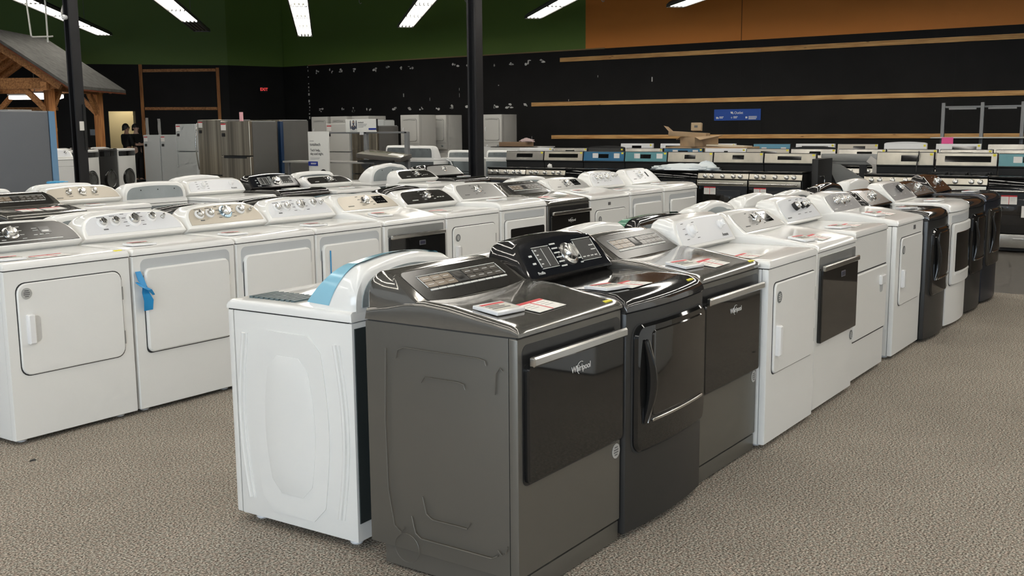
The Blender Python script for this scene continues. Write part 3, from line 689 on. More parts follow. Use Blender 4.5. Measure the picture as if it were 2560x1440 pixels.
EP = eink_proto(); CP = card_proto(); first = {'e': True, 'c': True}
from mathutils.bvhtree import BVHTree
bpy.context.view_layer.update()
BV = []
for ob in list(COL.objects):
    if ob.name.startswith('top_deck'):
        mw_ = ob.matrix_world; BV.append(BVHTree.FromPolygons([mw_@v.co for v in ob.data.vertices], [p.vertices[:] for p in ob.data.polygons]))
def deck_hit(s, t):
    best = None
    for bv in BV:
        h = bv.ray_cast(Vector((s, t, 2)), Vector((0, 0, -1)))
        if h[0] is not None and (best is None or h[0].z > best): best = h[0].z
    return best
def put(kind, s, t, rz, label, group):
    p = EP if kind == 'e' else CP
    o = p if first[kind] else copy_tree(p)
    first[kind] = False
    hx, hy = (.072, .052) if kind == 'e' else (.088, .054)
    zc_ = deck_hit(s, t); zl, zr, zf, zk = [deck_hit(s+a*hx, t+b*hy) or zc_ for a, b in ((-1, 0), (1, 0), (0, -1), (0, 1))]
    if abs(zr-zl) > .02: zl = zr = zc_
    o.rotation_euler = (math.atan2(zk-zf, 2*hy), -math.atan2(zr-zl, 2*hx), rz)
    o.location = (s, t, max((zl+zr)/2, (zf+zk)/2, deck_hit(s, t))+.0025)
    tag(o, label, 'price tag' if kind == 'e' else 'price card', group); return o
ords = ['first', 'second', 'third', 'fourth', 'fifth', 'sixth', 'seventh', 'eighth', 'ninth', 'tenth', 'eleventh']
gE, gC = 'e-ink price tags on the lids', 'red-topped price cards on the lids'
for i, s, t in [(0, 2.78, 2.0), (1, 3.42, 1.955), (2, 4.16, 1.99), (4, 5.56, 1.96), (5, 6.34, 2.02), (6, 7.14, 2.04), (7, 7.90, 2.02), (8, 8.62, 2.0), (10, 9.93, 2.0)]:
    put('e', s, t, -.12 if i else -.05, 'white price tag on the lid of the %s dryer in the near right row' % ords[i], gE)
for i, s, t in [(0, 2.955, 1.955), (1, 3.56, 1.935), (2, 4.34, 1.945), (3, 4.80, 1.96), (4, 5.74, 1.94), (5, 6.52, 2.0), (6, 7.34, 2.02)]:
    put('c', s, t, .05, 'red and white card on the lid of the %s dryer in the near right row' % ords[i], gC)
for i, s, t in [(0, 2.80, 5.02), (1, 3.58, 5.04), (2, 4.24, 5.04), (3, 4.92, 5.04), (4, 5.62, 5.08), (6, 7.10, 5.12), (8, 8.42, 5.12), (9, 9.15, 5.08), (10, 10.0, 5.1)]:
    put('e', s, t, -.1, 'white price tag on the lid of the %s dryer in the middle row' % ords[i], gE)
for i, s, t in [(0, 3.02, 5.0), (5, 6.33, 5.10), (7, 7.75, 5.03)]:
    put('c', s, t, .05, 'red and white card on the lid of the %s dryer in the middle row' % ords[i], gC)
for i, s, t in [(1, 5.36, 8.14), (4, 8.42, 8.10), (5, 9.78, 7.98), (6, 10.66, 8.20)]:
    put('e', s, t, -.1, 'white price tag on the lid of the %s dryer in the rear row' % ords[i], gE)
put('c', 4.60, 7.86, .05, 'red-topped card on the dark dryer at the left photo edge, left of two', gC)
put('c', 4.80, 7.86, .05, 'red-topped card on the dark dryer at the left photo edge, right of two', gC)
o = MB().box(-.10, .10, -.065, .065, 0, .002).obj('paper_sheet', PAPER); o.location = (7.72, 8.2, max(deck_hit(7.72+a, 8.2+b) for a in (-.1, 0, .1) for b in (-.06, 0, .06))+.001); tag(o, 'white paper sheet lying on the charcoal dryer of the rear row', 'paper')
# blue tapes
m = MB(); x = 3.425+.03
def ribbon(m, pts, w):
    v = []; 
    for p, ww in zip(pts, w):
        v.append((p[0]-ww/2, p[1], p[2])); v.append((p[0]+ww/2, p[1]+.003, p[2]))
    n = len(v); m.add(v, [(2*i, 2*i+1, 2*i+3, 2*i+2) for i in range(len(pts)-1)])
    m.add([(a, b-.002, c) for a, b, c in v], [(2*i, 2*i+2, 2*i+3, 2*i+1) for i in range(len(pts)-1)])
ribbon(m, [(x-.005, 4.888, .79), (x, 4.87, .745), (x+.008, 4.852, .71), (x+.02, 4.865, .675), (x+.027, 4.850, .63), (x+.03, 4.862, .575)], [.035, .042, .030, .045, .062, .058])
ribbon(m, [(x-.03, 4.872, .735), (x-.012, 4.846, .715), (x+.03, 4.842, .69), (x+.07, 4.862, .655)], [.018, .03, .03, .016])
o = m.obj('tape', BLUET); tag(o, 'crumpled strip of blue tape hanging off the second dryer of the middle row', 'tape')
o = MB().box(-.004, .004, -.003, 0, -.20, .10, .001).obj('tape_strip', BLUET); o.location = (4.90, 4.8765, .66); tag(o, 'thin blue tape stripe down the door of a white middle-row dryer', 'tape')
m = MB(); rnd = random.Random(3)
for k in range(7):
    a = rnd.uniform(-.10, .06); m.box(a, a+.09, rnd.uniform(-.02, .0), rnd.uniform(.01, .03), .002*k, .002*k+.006, .002, Matrix.Rotation(rnd.uniform(-.25, .25), 4, 'Z'))
o = m.obj('tape_scrap', mat('pale blue tape', (.08, .42, .72), .3)); o.location = (5.42, 8.83, 1.086); tag(o, 'crumpled light blue tape on top of a white washer console at the left', 'tape')

# ------------------------------------------------------------------ ranges
def make_range(label, fin='ss', knobs=True, film=None, sticker=True, disp=(-.09, .09), gas=False, W=.755, bgz=1.165, flare=False, curved=False, group='kitchen ranges along the back wall', whole=True, handle=CHROME):
    r = empty('kitchen_range'); tag(r, label, 'range', group)
    main = {'ss': STEELW, 'ssd': STEEL, 'black': BLACKS, 'white': WPLASTIC, 'beige': mat('almond', (.62, .57, .48), .3)}[fin]
    D = .62
    MB().box(-W/2, W/2, .03, D, .04, .885, .004).box(-W/2+.03, W/2-.03, .06, D-.04, 0, .05).obj('body', BLACKM if fin != 'white' else WPLASTIC, r)
    MB().box(-W/2-.002, W/2+.002, -.005, D-.06, .886, .912, .006).obj('cooktop', BLACKG, r)
    if gas:
        m = MB()
        for sx in (-.24, 0, .24):
            for k in range(3): m.box(sx-.11, sx+.11, .08+.17*k, .10+.17*k, .925, .94)
            for k in (-.09, .09): m.box(sx+k-.008, sx+k+.008, .06, .46, .913, .94)
        m.obj('grate', BLACKM, r)
    if whole:
        cp = MB().prism([(.0, .79), (-.006, .80), (.012, .875), (.03, .885), (.06, .885), (.06, .79)], -W/2, W/2, .002).obj('control_panel', main if knobs else BLACKG, r)
        if knobs:
            for x in ((-.27, -.165, 0, .165, .27) if not gas else (-.30, -.2, 0, .19, .29)):
                kb = MB().lathe((x, .0, .835), (0, -1, .2), [(-.005, .034), (.004, .035), (.008, .029), (.034, .027), (.037, .022)], 16).obj('knob', CHROME, cp)
        d = MB().box(-W/2+.004, W/2-.004, -.03, .03, .22, .78, .006).obj('oven_door', BLACKG, r)
        if fin in ('ss', 'ssd') and knobs: MB().box(-W/2+.004, W/2-.004, -.034, -.028, .70, .78, .002).obj('door_band', main, d)
        h = MB().tube([(-W/2+.04, -.075, .735), (W/2-.04, -.075, .735)], .013, 10)
        for sx in (-1, 1): h.box(sx*(W/2-.06)-.012, sx*(W/2-.06)+.012, -.075, -.028, .725, .745)
        h.obj('handle', handle, d)
        MB().box(-W/2+.10, W/2-.10, -.033, -.028, .32, .64, .004).obj('window', BLACKW, d)
        dr = MB().box(-W/2+.004, W/2-.004, -.025, .03, .045, .21, .006).obj('drawer', STEEL if fin != 'white' else WPLASTIC, r)
        MB().box(-.06, .06, -.034, -.022, .145, .165, .004).obj('drawer_handle', CHROME, dr)
    # backguard
    m = MB(); m.prism([(D-.065, .905), (D-.065, .99), (D-.085, 1.0), (D-.06, bgz), (D, bgz), (D, .905)], -W/2, W/2, .003)
    if curved:
        m.slab([(con(W/2, 0, .03, W/2-.10, 2, .012), lambda x, q: (x, D-.06, bgz-.003+q)), (con(W/2, 0, .03, W/2-.10, 2, .012), lambda x, q: (x, D, bgz-.003+q))])
    b = m.obj('backguard', BLACKM if fin != 'white' else WPLASTIC, r)
    zt = lambda z: D-.085+.025*(z-1.0)/(bgz-1.0)
    p0, p1 = 1.015, bgz-.008
    pm = film or main
    q = MB(); q.loft([[(-W/2+.006, zt(p0)-.006, p0), (W/2-.006, zt(p0)-.006, p0), (W/2-.006, zt(p1)-.006, p1), (-W/2+.006, zt(p1)-.006, p1)], [(-W/2+.006, zt(p0)+.004, p0), (W/2-.006, zt(p0)+.004, p0), (W/2-.006, zt(p1)+.004, p1), (-W/2+.006, zt(p1)+.004, p1)]])
    pn = q.obj('backguard_panel', pm, b)
    za, zb = p0+.045, p1-.035
    if disp:
        MB().loft([[(disp[0], zt(za)-.008, za), (disp[1], zt(za)-.008, za), (disp[1], zt(zb)-.008, zb), (disp[0], zt(zb)-.008, zb)], [(disp[0], zt(za), za), (disp[1], zt(za), za), (disp[1], zt(zb), zb), (disp[0], zt(zb), zb)]]).obj('display', BLACKG, pn)
    if film is not None:
        for x0, x1 in ((-.20, -.10), (.19, .29)):
            MB().box(x0, x1, zt(1.1)-.012, zt(1.1)-.004, 1.055, 1.135).obj('paper_label', PAPER, pn)
    if sticker: MB().box(W/2-.055, W/2-.018, zt(p1)-.011, zt(p1)+.0, p1-.042, p1-.006).obj('yellow_sticker', YELLOW, pn)
    return r
def place(o, s, t, rz=-PI/2, z=0): o.location = (s, t, z); o.rotation_euler = (0, 0, rz); return o
SF = 14.12
tb = [10.37, 9.60, 8.84, 8.08, 7.335, 6.575, 5.785, 5.01]
defs = [('stainless range with slanted control box at left end of the front row', dict(disp=(-.16, .16), fin='ssd')),
        ('stainless range with wide dark display and bright knobs, second in the front row', dict(disp=(-.28, .28))),
        ('range with deep blue film over its back panel in the front row', dict(film=CYANF, fin='black', knobs=False)),
        ('range with teal film over its back panel in the front row', dict(film=TEALF, fin='black', knobs=False)),
        ('black-fronted range with crumpled foam wrap lying on its cooktop', dict(knobs=False, handle=CHROME)),
        ('stainless five-knob range with square emblem on its back panel, sixth in the front row', dict()),
        ('stainless five-knob range with long display and open gap on its right', dict(disp=(-.18, .17), bgz=1.155))]
for i, (lb, kw) in enumerate(defs):
    place(make_range(lb, **kw, W=tb[i]-tb[i+1]-.012), SF, (tb[i]+tb[i+1])/2)
place(make_range('stainless range with black cable over its back panel, left of the gas range', bgz=1.185, disp=(-.05, .18), fin='ss', W=.74), 14.0, 3.77)
place(make_range('stainless gas range with wide black display and iron grates', bgz=1.18, disp=(-.26, .30), gas=True, W=.745), 13.98, 3.0)
place(make_range('black range with teal film and steel drawer at the right photo edge', bgz=1.175, film=TEALF, fin='black', knobs=False, W=.75), 13.95, 2.235)
m = MB().tube([(14.565, 3.60, 1.19), (14.50, 3.585, 1.15), (14.515, 3.60, 1.09), (14.50, 3.605, 1.02), (14.47, 3.60, .93)], .008, 8)
tag(m.obj('power_cable', BLACKM), 'black power cable hanging over the stainless range left of the gas range', 'cable')
def hang(s, t, z, label):
    o = copy_tree(CP); o.rotation_euler = (PI/2, 0, -PI/2); o.location = (s, t, z); tag(o, label, 'price card', gC)
hang(SF-.0385, 6.36, .63, 'red and white card hanging on the door of the sixth front-row range')
hang(SF-.0385, 5.60, .63, 'red and white card hanging on the door of the seventh front-row range')
hang(13.95-.0385, 2.36, .63, 'red and white card hanging on the black range at the right photo edge')
o = bpy.data.objects['kitchen_range.005']
MB().box(-.22, -.10, .555, .565, 1.065, 1.105).obj('emblem', PRINTD, o)
o = bpy.data.objects['kitchen_range.009']
MB().box(.02, .12, -.036, -.030, .42, .56).obj('paper_label', PAPER, o)
# second line
defs2 = [(11.42, 'ss', 'plain white range top, far left of the second line', dict(fin='white', disp=None)),
         (10.63, 'ss', 'stainless range with small display, second line behind the wide-display range', dict(fin='ssd', disp=(-.1, .1))),
         (9.85, '', 'dark range with curved top rail, second line behind the blue-film range', dict(fin='black', disp=None, curved=True)),
         (9.05, '', 'range with crinkled clear film, second line behind the teal-film range', dict(fin='ssd', disp=None)),
         (8.27, '', 'range with blue-green film and white label in the second line', dict(film=CYANF, fin='black')),
         (7.47, '', 'white range with black badge and small clock in the second line', dict(fin='white', disp=(-.02, .05))),
         (6.70, '', 'almond range with grey display in the second line', dict(fin='beige', disp=(-.12, .16))),
         (5.92, '', 'dark stainless range with arched top in the second line', dict(fin='ssd', disp=(-.06, .13), curved=True)),
         (5.12, '', 'dark stainless range with slim display behind the leaning grey panel', dict(fin='ssd', disp=(-.08, .16))),
         (4.34, '', 'stainless range with yellow sticker behind the cable range', dict(fin='ss', disp=(-.2, .25))),
         (3.55, '', 'stainless range behind the gas range', dict(fin='ssd', disp=(-.1, .1))),
         (2.75, '', 'stainless range behind the teal range at the right photo edge', dict(fin='ssd', disp=None))]
for t, f, lb, kw in defs2:
    place(make_range(lb, **kw, W=.755, bgz=1.165, group='ranges in the second line'), 16.6, t)
defs3 = [(10.55, 'white range with red card and black clock, back line', dict(fin='white', disp=(-.1, .12))),
         (9.62, 'long white range with black display, back line left of the cardboard box', dict(fin='white', disp=(-.25, .2))),
         (8.72, 'white range in the back line behind the cardboard box', dict(fin='white', disp=None)),
         (7.6, 'range with torn blue film in the back line', dict(fin='ssd', film=mat('torn blue film', (.10, .30, .42), .3), disp=None, sticker=False)),
         (6.75, 'white range with a white cable across it, back line', dict(fin='white', disp=(-.25, .25))),
         (5.95, 'almond range with two blue tape tabs, back line', dict(fin='beige', disp=(-.08, .14))),
         (5.1, 'white range with wide arched top in the back line', dict(fin='white', disp=None, curved=True)),
         (4.2, 'white range in the back line in front of the grey shelving rack', dict(fin='white', disp=(-.1, .3))),
         (3.35, 'steel range at the right end of the back line', dict(fin='ssd', disp=None))]
for t, lb, kw in defs3:
    place(make_range(lb, **kw, W=.745, bgz=1.205, group='ranges in the back line'), 19.1, t)
# things on and between the ranges
def lump(name, m, cx, cy, cz, sx, sy, sz, seed, nu=26, nv=14, rough=.25):
    rn = random.Random(seed); mb = MB(); v = []
    ph = [(rn.uniform(1, 6), rn.uniform(1, 6), rn.uniform(0, 6), rn.uniform(.03, .12)) for _ in range(10)]
    rings = []
    for j in range(nv+1):
        b = j/nv*PI; ring = []
        for i in range(nu):
            a = 2*PI*i/nu; k = 1+sum(q[3]*math.sin(q[0]*math.cos(a)*3+q[1]*math.cos(b)*3+q[2]) for q in ph)*rough*4*(.5)+rn.uniform(-.04, .04)
            ring.append((cx+sx*k*math.sin(b)*math.cos(a), cy+sy*k*math.sin(b)*math.sin(a), max(cz, cz+sz*(k*math.cos(b)))))
        rings.append(ring)
    o = mb.loft(rings).obj(name, m); return o
tag(lump('foam_wrap', FOAM, 14.30, 6.85, .9145, .22, .52, .085, 4, 40, 16, .2), 'crumpled pale foam wrap sheet lying on the black-fronted range', 'packaging')
tag(lump('foam_ball', FOAM, 14.48, 6.60, .9145, .10, .15, .12, 9, 30, 14, .2), 'balled-up pale foam wrap at the right end of the wrap sheet', 'packaging')
tag(lump('paper_cone', PAPER, 14.3, 9.25, .9145, .03, .04, .06, 5, 12, 8, .3), 'small white paper folded up on the second front-row range', 'paper')
# leaning grey panel and plastic bag
m = MB().loft([[(15.2, 5.03, .99), (15.2, 4.86, .99), (15.2, 4.46, .76), (15.2, 4.56, .66), (15.2, 4.86, .66)], [(15.24, 5.03, .99), (15.24, 4.86, .99), (15.24, 4.46, .76), (15.24, 4.56, .66), (15.24, 4.86, .66)]])
o = m.obj('metal_sheet', mat('grey oven panel', (.27, .27, .26), .4, .2)); tag(o, 'grey metal oven panel leaning in the gap between front-row ranges', 'panel')
m = MB().box(15.3, 15.36, 4.30, 5.16, .98, 1.135, .01).box(15.285, 15.31, 4.34, 5.12, 1.03, 1.11, .004); o = m.obj('vent_hood', mat('grey vent hood', (.27, .27, .26), .38, .3)); tag(o, 'grey hood panel lying behind the gap in the front row of ranges', 'vent hood')
MB().box(15.31, 15.35, 4.5, 4.6, .0, .99).box(15.31, 15.35, 4.9, 5.0, 0, .99).obj('hood_stand', BLACKM, o)
MB().box(15.205, 15.235, 4.62, 4.72, .0, .68).box(15.205, 15.235, 4.80, 4.85, .0, .67).obj('panel_stand', BLACKM, bpy.data.objects['metal_sheet'])
m = MB(); m.prism([(0, 0), (.02, .10), (.05, .09), (.04, 0)], -.07, .07, .004, Matrix.Translation((15.22, 4.42, .99))@Matrix.Rotation(-PI/2, 4, 'Z')@Matrix.Rotation(.6, 4, 'Y')); m.box(15.22, 15.26, 4.29, 4.39, .86, 1.0, .004)
o = m.obj('clear_bag', mat('clear plastic bag', (.45, .43, .40), .2)); tag(o, 'clear plastic parts bag hanging by the gap between the ranges', 'bag')
MB().box(14.9, 15.0, 4.92, 5.08, .10, .80).obj('x', BLACKM) if False else None
m = MB().box(14.25, 14.85, 4.84, 4.93, .0, 1.09, .01); o = m.obj('oven_side_panel', BLACKM); MB().tube([(14.50, 4.835, .45), (14.50, 4.828, .80), (14.45, 4.828, .85), (14.32, 4.828, .85)], .008, 6).obj('handle_wire', CHROME, o)
tag(o, 'black upright oven side panel beside the last five-knob range', 'panel')
# cardboard boxes
o = MB().box(-.28, .28, -.78, .78, 0, 1.188, .004).obj('added_support_carton', CARD); MB().box(-.282, -.279, -.03, .03, 0, 1.188).obj('packing_tape', mat('packing tape', (.5, .4, .28), .3), o); o.location = (17.56, 7.90, 0); tag(o, 'added brown carton mostly hidden behind the ranges, put in to carry the open box', 'box')  # carton added as a hidden support so the cardboard pile does not float
m = MB().box(-.26, .26, -.22, .22, 0, .17, .004); o = m.obj('cardboard_box', CARD)
fl = MB(); fl.quadplate([(-.26, .22, .17), (.26, .22, .17), (.25, .34, .13), (-.25, .36, .12)], (0, .003, .004)); fl.quadplate([(-.26, -.22, .17), (.26, -.22, .17), (.27, -.34, .20), (-.25, -.36, .12)], (0, .003, .004)); fl.obj('flap', CARD, o)
o.location = (17.55, 8.15, 1.19); o.rotation_euler = (0, 0, -.5); tag(o, 'open brown cardboard box lying on the back ranges', 'box')
m = MB().box(-.20, .20, -.34, .34, 0, .08, .003); m.quadplate([(-.2, .34, .08), (.2, .34, .08), (.24, .44, .15), (-.16, .44, .17)], (0, .004, .004)); o = m.obj('cardboard_tray', CARD); o.location = (17.55, 8.35, 1.365); o.rotation_euler = (.06, 0, .25); tag(o, 'flattened cardboard tray tilted on top of the brown box', 'box')
m = MB().box(-.06, .06, -.09, .09, 0, .14, .004); o = m.obj('carton', mat('pale carton', (.5, .38, .24), .8)); o.location = (17.5, 8.18, 1.47); o.rotation_euler = (0, .1, .2); tag(o, 'small square carton standing on top of the cardboard pile', 'box')
MB().box(-.065, -.058, -.03, .03, .05, .09).obj('printed_marks', PRINTD, o)
m = MB().box(-.2, .2, -.35, .35, 0, .025, .003, Matrix.Rotation(.04, 4, 'X')); o = m.obj('cardboard_sheet', mat('pale cardboard', (.6, .52, .40), .8)); o.location = (17.5, 7.55, 1.19); tag(o, 'pale cardboard sheet lying right of the open box', 'cardboard')
m = MB().box(-.15, .15, -.32, .32, 0, .09, .003); o = m.obj('cardboard_strip', mat('dark brown cardboard', (.22, .14, .08), .8)); o.location = (17.5, 12.12, 1.18); tag(o, 'low dark brown carton at the left end of the ranges', 'box')
tag(lump('bag', mat('pinkish plastic', (.45, .34, .33), .4), 17.5, 11.86, 1.27, .12, .16, .07, 12, 20, 12), 'crumpled pinkish plastic bag on the dark carton', 'bag')
m = MB().box(17.28, 17.35, 11.46, 12.9, 0, 1.18).box(17.28, 17.82, 11.4, 12.6, 1.165, 1.18); o = m.obj('display_counter', mat('white counter', (.6, .6, .58), .5)); tag(o, 'white low counter behind the left end of the ranges', 'counter')

# ------------------------------------------------------------------ refrigerators and freezers
def fridge(label, W, D, H, kind, side=FRIDGEG, door=STEELF, name='refrigerator', cat='refrigerator', film=None, tags=True, **kw):
    r = empty(name); tag(r, label, cat, kw.get('group', 'refrigerators and freezers'))
    c = MB().box(-W/2, W/2, .07, D, min(.03, kw.get('low', 1)), H-.02, .006).box(-W/2+.03, W/2-.03, .1, D-.05, 0, .04).obj('cabinet', side, r)
    MB().box(-W/2+.01, W/2-.01, .07, D-.02, H-.022, H-.006, .003).obj('top_cover', mat('fridge top', (.3, .3, .3), .5), r)
    def dr(z0, z1, nm='door'):
        d = MB(); d.slab([(rr(-W/2+.008, W/2-.008, z0+.006, z1-.006, .012), lambda x, z: (x, -.012*(1-(2*x/W)**2), z)), (rr(-W/2, W/2, z0, z1, .015), lambda x, z: (x, .008, z)), (rr(-W/2, W/2, z0, z1, .015), lambda x, z: (x, .062, z))])
        return d.obj(nm, door, r)
    zf = kw.get('low', .06)
    if kind == 'single': ds = [dr(zf, H-.005)]
    elif kind == 'top': ds = [dr(.06, H*.64), dr(H*.64+.014, H-.005)]
    elif kind == 'bottom': ds = [dr(.06, H*.375, 'freezer_drawer'), dr(H*.375+.016, H-.005)]
    elif kind == 'french': ds = [dr(.06, .62, 'freezer_drawer'), dr(.636, H-.005)]
    top = ds[-1]
    if kw.get('handles') == 'curved':
        MB().tube([(-W/2+.03, -.03-.055*math.sin(PI*k/14), H*.44+(H*.52)*k/14) for k in range(15)], .014, 10).obj('handle', CHROME, top)
        MB().tube([(-W*.35, -.05, H*.30), (W*.35, -.05, H*.30)], .016, 10).obj('handle', CHROME, ds[0])
    elif kw.get('handles') == 'pocket':
        MB().box(-W/2+.09, W/2-.09, -.013, .0, H*.64-.030, H*.64+.006).obj('handle_pocket', BLACKM, ds[0])
    elif kw.get('handles') == 'side':
        for i, d in enumerate(ds):
            zz = H*.64+.02 if i == 1 else H*.45
            MB().box(-W/2+.012, -W/2+.05, -.04, .0, zz, zz+H*.17, .008).obj('handle', door, d)
    if tags:
        MB().box(-W/2+.05, -W/2+.17, -.018, -.006, H-.16, H-.05).obj('price_card', PAPER, top)
        MB().box(-W/2+.05, -W/2+.17, -.020, -.010, H-.065, H-.045).obj('red_band', RED, top)
        MB().box(-W/2+.06, -W/2+.14, -.018, -.006, H-.27, H-.21, .006).obj('door_clip', BLACKM, top)
    if film is not None:
        MB().box(W/2-.02, W/2+.004, -.004, .064, .08, H-.08).obj('film', film, top)
    return r
place(fridge('pale grey upright freezer, left one of a matching pair in front of the doorway', .60, .62, 1.465, 'single', FRIDGEW, FRIDGEW, 'upright_freezer', 'freezer'), 15.5, 21.13)
place(fridge('pale grey upright freezer, right one of a matching pair, beside the white top-freezer fridge', .59, .62, 1.465, 'single', FRIDGEW, FRIDGEW, 'upright_freezer', 'freezer'), 15.5, 20.5)
place(fridge('white top-freezer refrigerator beside the stainless one with a curved handle', .66, .68, 1.70, 'top', FRIDGEW, FRIDGEW, handles='side'), 15.0, 19.24)
place(fridge('stainless bottom-freezer refrigerator with long curved handle', .74, .75, 1.765, 'bottom', handles='curved'), 13.75, 16.88)
place(fridge('stainless top-freezer refrigerator with dark pocket handle and grey side', .76, .63, 1.71, 'top', handles='pocket'), 12.36, 14.52)
place(fridge('large dark grey refrigerator side with deep blue strip, beside the standing sign', .80, .70, 1.735, 'french', film=None, tags=False), 13.27, 14.76)
o = MB().box(13.15, 13.225, 14.225, 14.30, .0, 1.70, .01).obj('film_strip', DBLUEF); tag(o, 'tall deep blue film bundle standing between two dark refrigerators', 'film')
place(fridge('dark refrigerator set back behind the stainless top-freezer one', .80, .70, 1.76, 'french', tags=False), 14.9, 16.75)
place(fridge('off-white top-freezer refrigerator partly behind the standing sign', .66, .66, 1.675, 'top', FRIDGEW, OFFW, handles='none'), 16.2, 15.80)
place(fridge('dark grey refrigerator behind the display stand, bubble wrap at its corner', .70, .68, 1.63, 'french', tags=False, handles='none'), 16.25, 15.09)
place(fridge('white box refrigerator top peeking over the dark one behind the stand', .70, .42, 1.775, 'single', FRIDGEW, FRIDGEW, tags=False), 19.0, 17.375)
o = fridge('large grey refrigerator at the left photo edge, seen from its side, blue film on door', .84, .88, 1.80, 'french', side=FRIDGEL, film=BLUEF, tags=False)
o.location = (7.36, 12.32, 0); o.rotation_euler = (0, 0, PI/2)
for ch in o.children:
    for g2 in list(ch.children):
        if g2.name.startswith('film'):
            g2.data = MB().box(-.43, -.418, -.012, .066, .06, 1.79).mesh('film', mat('blue edge film', (.20, .36, .55), .15, .3))
MB().box(-.30, .1, .2, .5, 1.795, 1.81, .004).obj('hinge_cover', mat('hinge cover', (.35, .35, .34), .5), o)

place(fridge('added white fridge-shaped stand-in out of view, makes the reflection in the nearest black glass door', .90, .75, 1.75, 'single', WHITE, WHITE, tags=False, low=.012), 5.53, -.07)  # unseen box added to give the nearest glass door its pale reflection
place(fridge('added white fridge-shaped stand-in out of view, makes the reflection in the third glass door', .90, .75, 1.75, 'single', WHITE, WHITE, tags=False, low=.012), 8.62, -.42)  # another unseen box, added for the pale shape mirrored in the third door
# ------------------------------------------------------------------ laundry centres
def laundry(label, W=.61, D=.68, H=1.90):
    r = empty('laundry_center'); tag(r, label, 'laundry center', 'stacked laundry centers along the wall')
    MB().box(-W/2, W/2, .10, D, .03, H, .008).box(-W/2, W/2, 0, .11, .02, .90, .008).prism([(.0, 1.02), (.0, H), (.11, H), (.11, 1.02)], -W/2, W/2, .008).prism([(.11, 1.02), (.0, 1.02), (.30, .90), (.34, .95)], -W/2+.02, W/2-.02, .002).obj('cabinet', OFFW, r)
    d = plate(-W/2+.07, W/2-.08, 1.24, 1.80, .06, .012, .012).obj('dryer_door', OFFW, r)
    plate(-W/2+.060, W/2-.070, 1.230, 1.810, .06, .0015, .004).obj('door_gap', GROOVE, r)
    MB().box(-W/2+.004, W/2-.004, -.002, .01, 1.175, 1.181).obj('panel_seam', GROOVE, r)
    MB().tube([(-W/2+.12, -.03, 1.48), (-W/2+.115, -.045, 1.53), (-W/2+.12, -.03, 1.58)], .012, 8).obj('handle', WPLASTIC, d)
    MB().tube([(-W/2+.11, -.014, 1.77), (0, -.014, 1.785), (W/2-.12, -.014, 1.77)], .007, 6).obj('door_groove', GROOVE, d)
    for x in (-.16, .18): MB().lathe((x, 0, 1.10), (0, -1, 0), [(0, .028), (.02, .024), (.024, .018)], 14).obj('knob', GALV if x > 0 else WPLASTIC, r)
    MB().box(-W/2+.06, W/2-.06, .02, .30, .90, .915, .004).obj('washer_lid', OFFW, r)
    return r
for s, t, lb in [(20.9, 21.05, 'white stacked laundry center, leftmost, against the black wall'), (20.9, 20.32, 'white stacked laundry center, second from the left against the wall'), (20.9, 19.53, 'white stacked laundry center, third, behind the small white sign'),
                 (20.6, 17.55, 'white stacked laundry center with round dryer door left of the black column'), (21.6, 17.48, 'white stacked laundry center with square door just left of the black column'), (22.2, 16.13, 'white stacked laundry center just right of the black column')]:
    place(laundry(lb), s, t)
# washer and dryer backs between stand and column (facing the wall)
for s, t, z1, lb in [(14.6, 12.72, 1.24, 'white dryer with slatted grey back, behind the tilted glass cooktop'), (14.2, 11.90, 1.24, 'washer with bare steel back and white top, left of the black column'),
                     (14.6, 11.27, 1.16, 'washer with grey steel back and looped white hose, beside the black column'), (14.82, 10.585, 1.16, 'dryer with grey louvred back, right of the black column')]:
    d = dict(name='washing_machine', cat='washing machine', label=lb, group='machines seen from behind beside the column', s=s+.64, t=t, rz=PI/2, W=.66, zc=1.0, body=WHITE, deck=WHITEG, door=None, deckz=FLATDECK(),
             console=dict(y0=.44, y1=.52, z0=1.04, z1=z1, xa=.27, p=3, crown=.004, panel=None, back=GALV), rear=mat('bright galvanised back', (.26, .29, .30), .3, .8))
    o = machine(d); 
    m = MB()
    for k in range(5): m.box(-.22, .10, .642, .650, .62+.045*k, .632+.045*k)
    m.box(.12, .24, .642, .65, .3, .5); m.obj('vent_louvres', BLACKS, o)
m = MB().tube([(14.58, 11.62, .70), (14.55, 11.66, .95), (14.55, 11.60, 1.02), (14.57, 11.50, .98), (14.58, 11.46, .90)], .012, 8); tag(m.obj('drain_hose', WPLASTIC), 'looped white drain hose on the back of a washer by the column', 'hose')

# ------------------------------------------------------------------ metal display stand, signs
st = empty('display_stand'); tag(st, 'grey metal display stand holding a tilted glass cooktop', 'display stand')
S = 13.2
MB().box(S-.03, S+.03, 11.29, 13.20, 1.475, 1.505, .004).obj('top_rail', RACK, st)
for t in (12.21, 11.31, 13.15): MB().box(S-.03, S+.03, t-.035, t+.035, 0, 1.50, .004).obj('upright', RACK, st)
MB().box(S-.42, S-.02, 11.66, 13.80, .985, 1.015, .004).obj('shelf', mat('grey shelf board', (.34, .33, .31), .5), st)
MB().box(S-.36, S-.33, 11.68, 11.72, 0, .985).box(S-.36, S-.33, 13.7, 13.74, 0, .985).obj('shelf_leg', RACK, st)
MB().prism([(-.12, 0), (.12, 0), (.04, -.10), (-.04, -.10)], S-.04, S+.04, .002, Matrix.Translation((0, 12.21, .985))).obj('bracket', RACK, st)
ck = MB().box(-.26, .26, -.38, .38, 0, .07, .006).obj('cooktop', mat('grey cooktop underside', (.10, .09, .08), .35)); MB().box(-.25, .25, -.37, .37, .068, .076, .002).obj('glass_top', mat('glossy cooktop glass', (.35, .33, .28), .1), ck)
MB().box(-.10, .08, -.32, -.10, .075, .079).obj('paper_label', PAPER, ck)
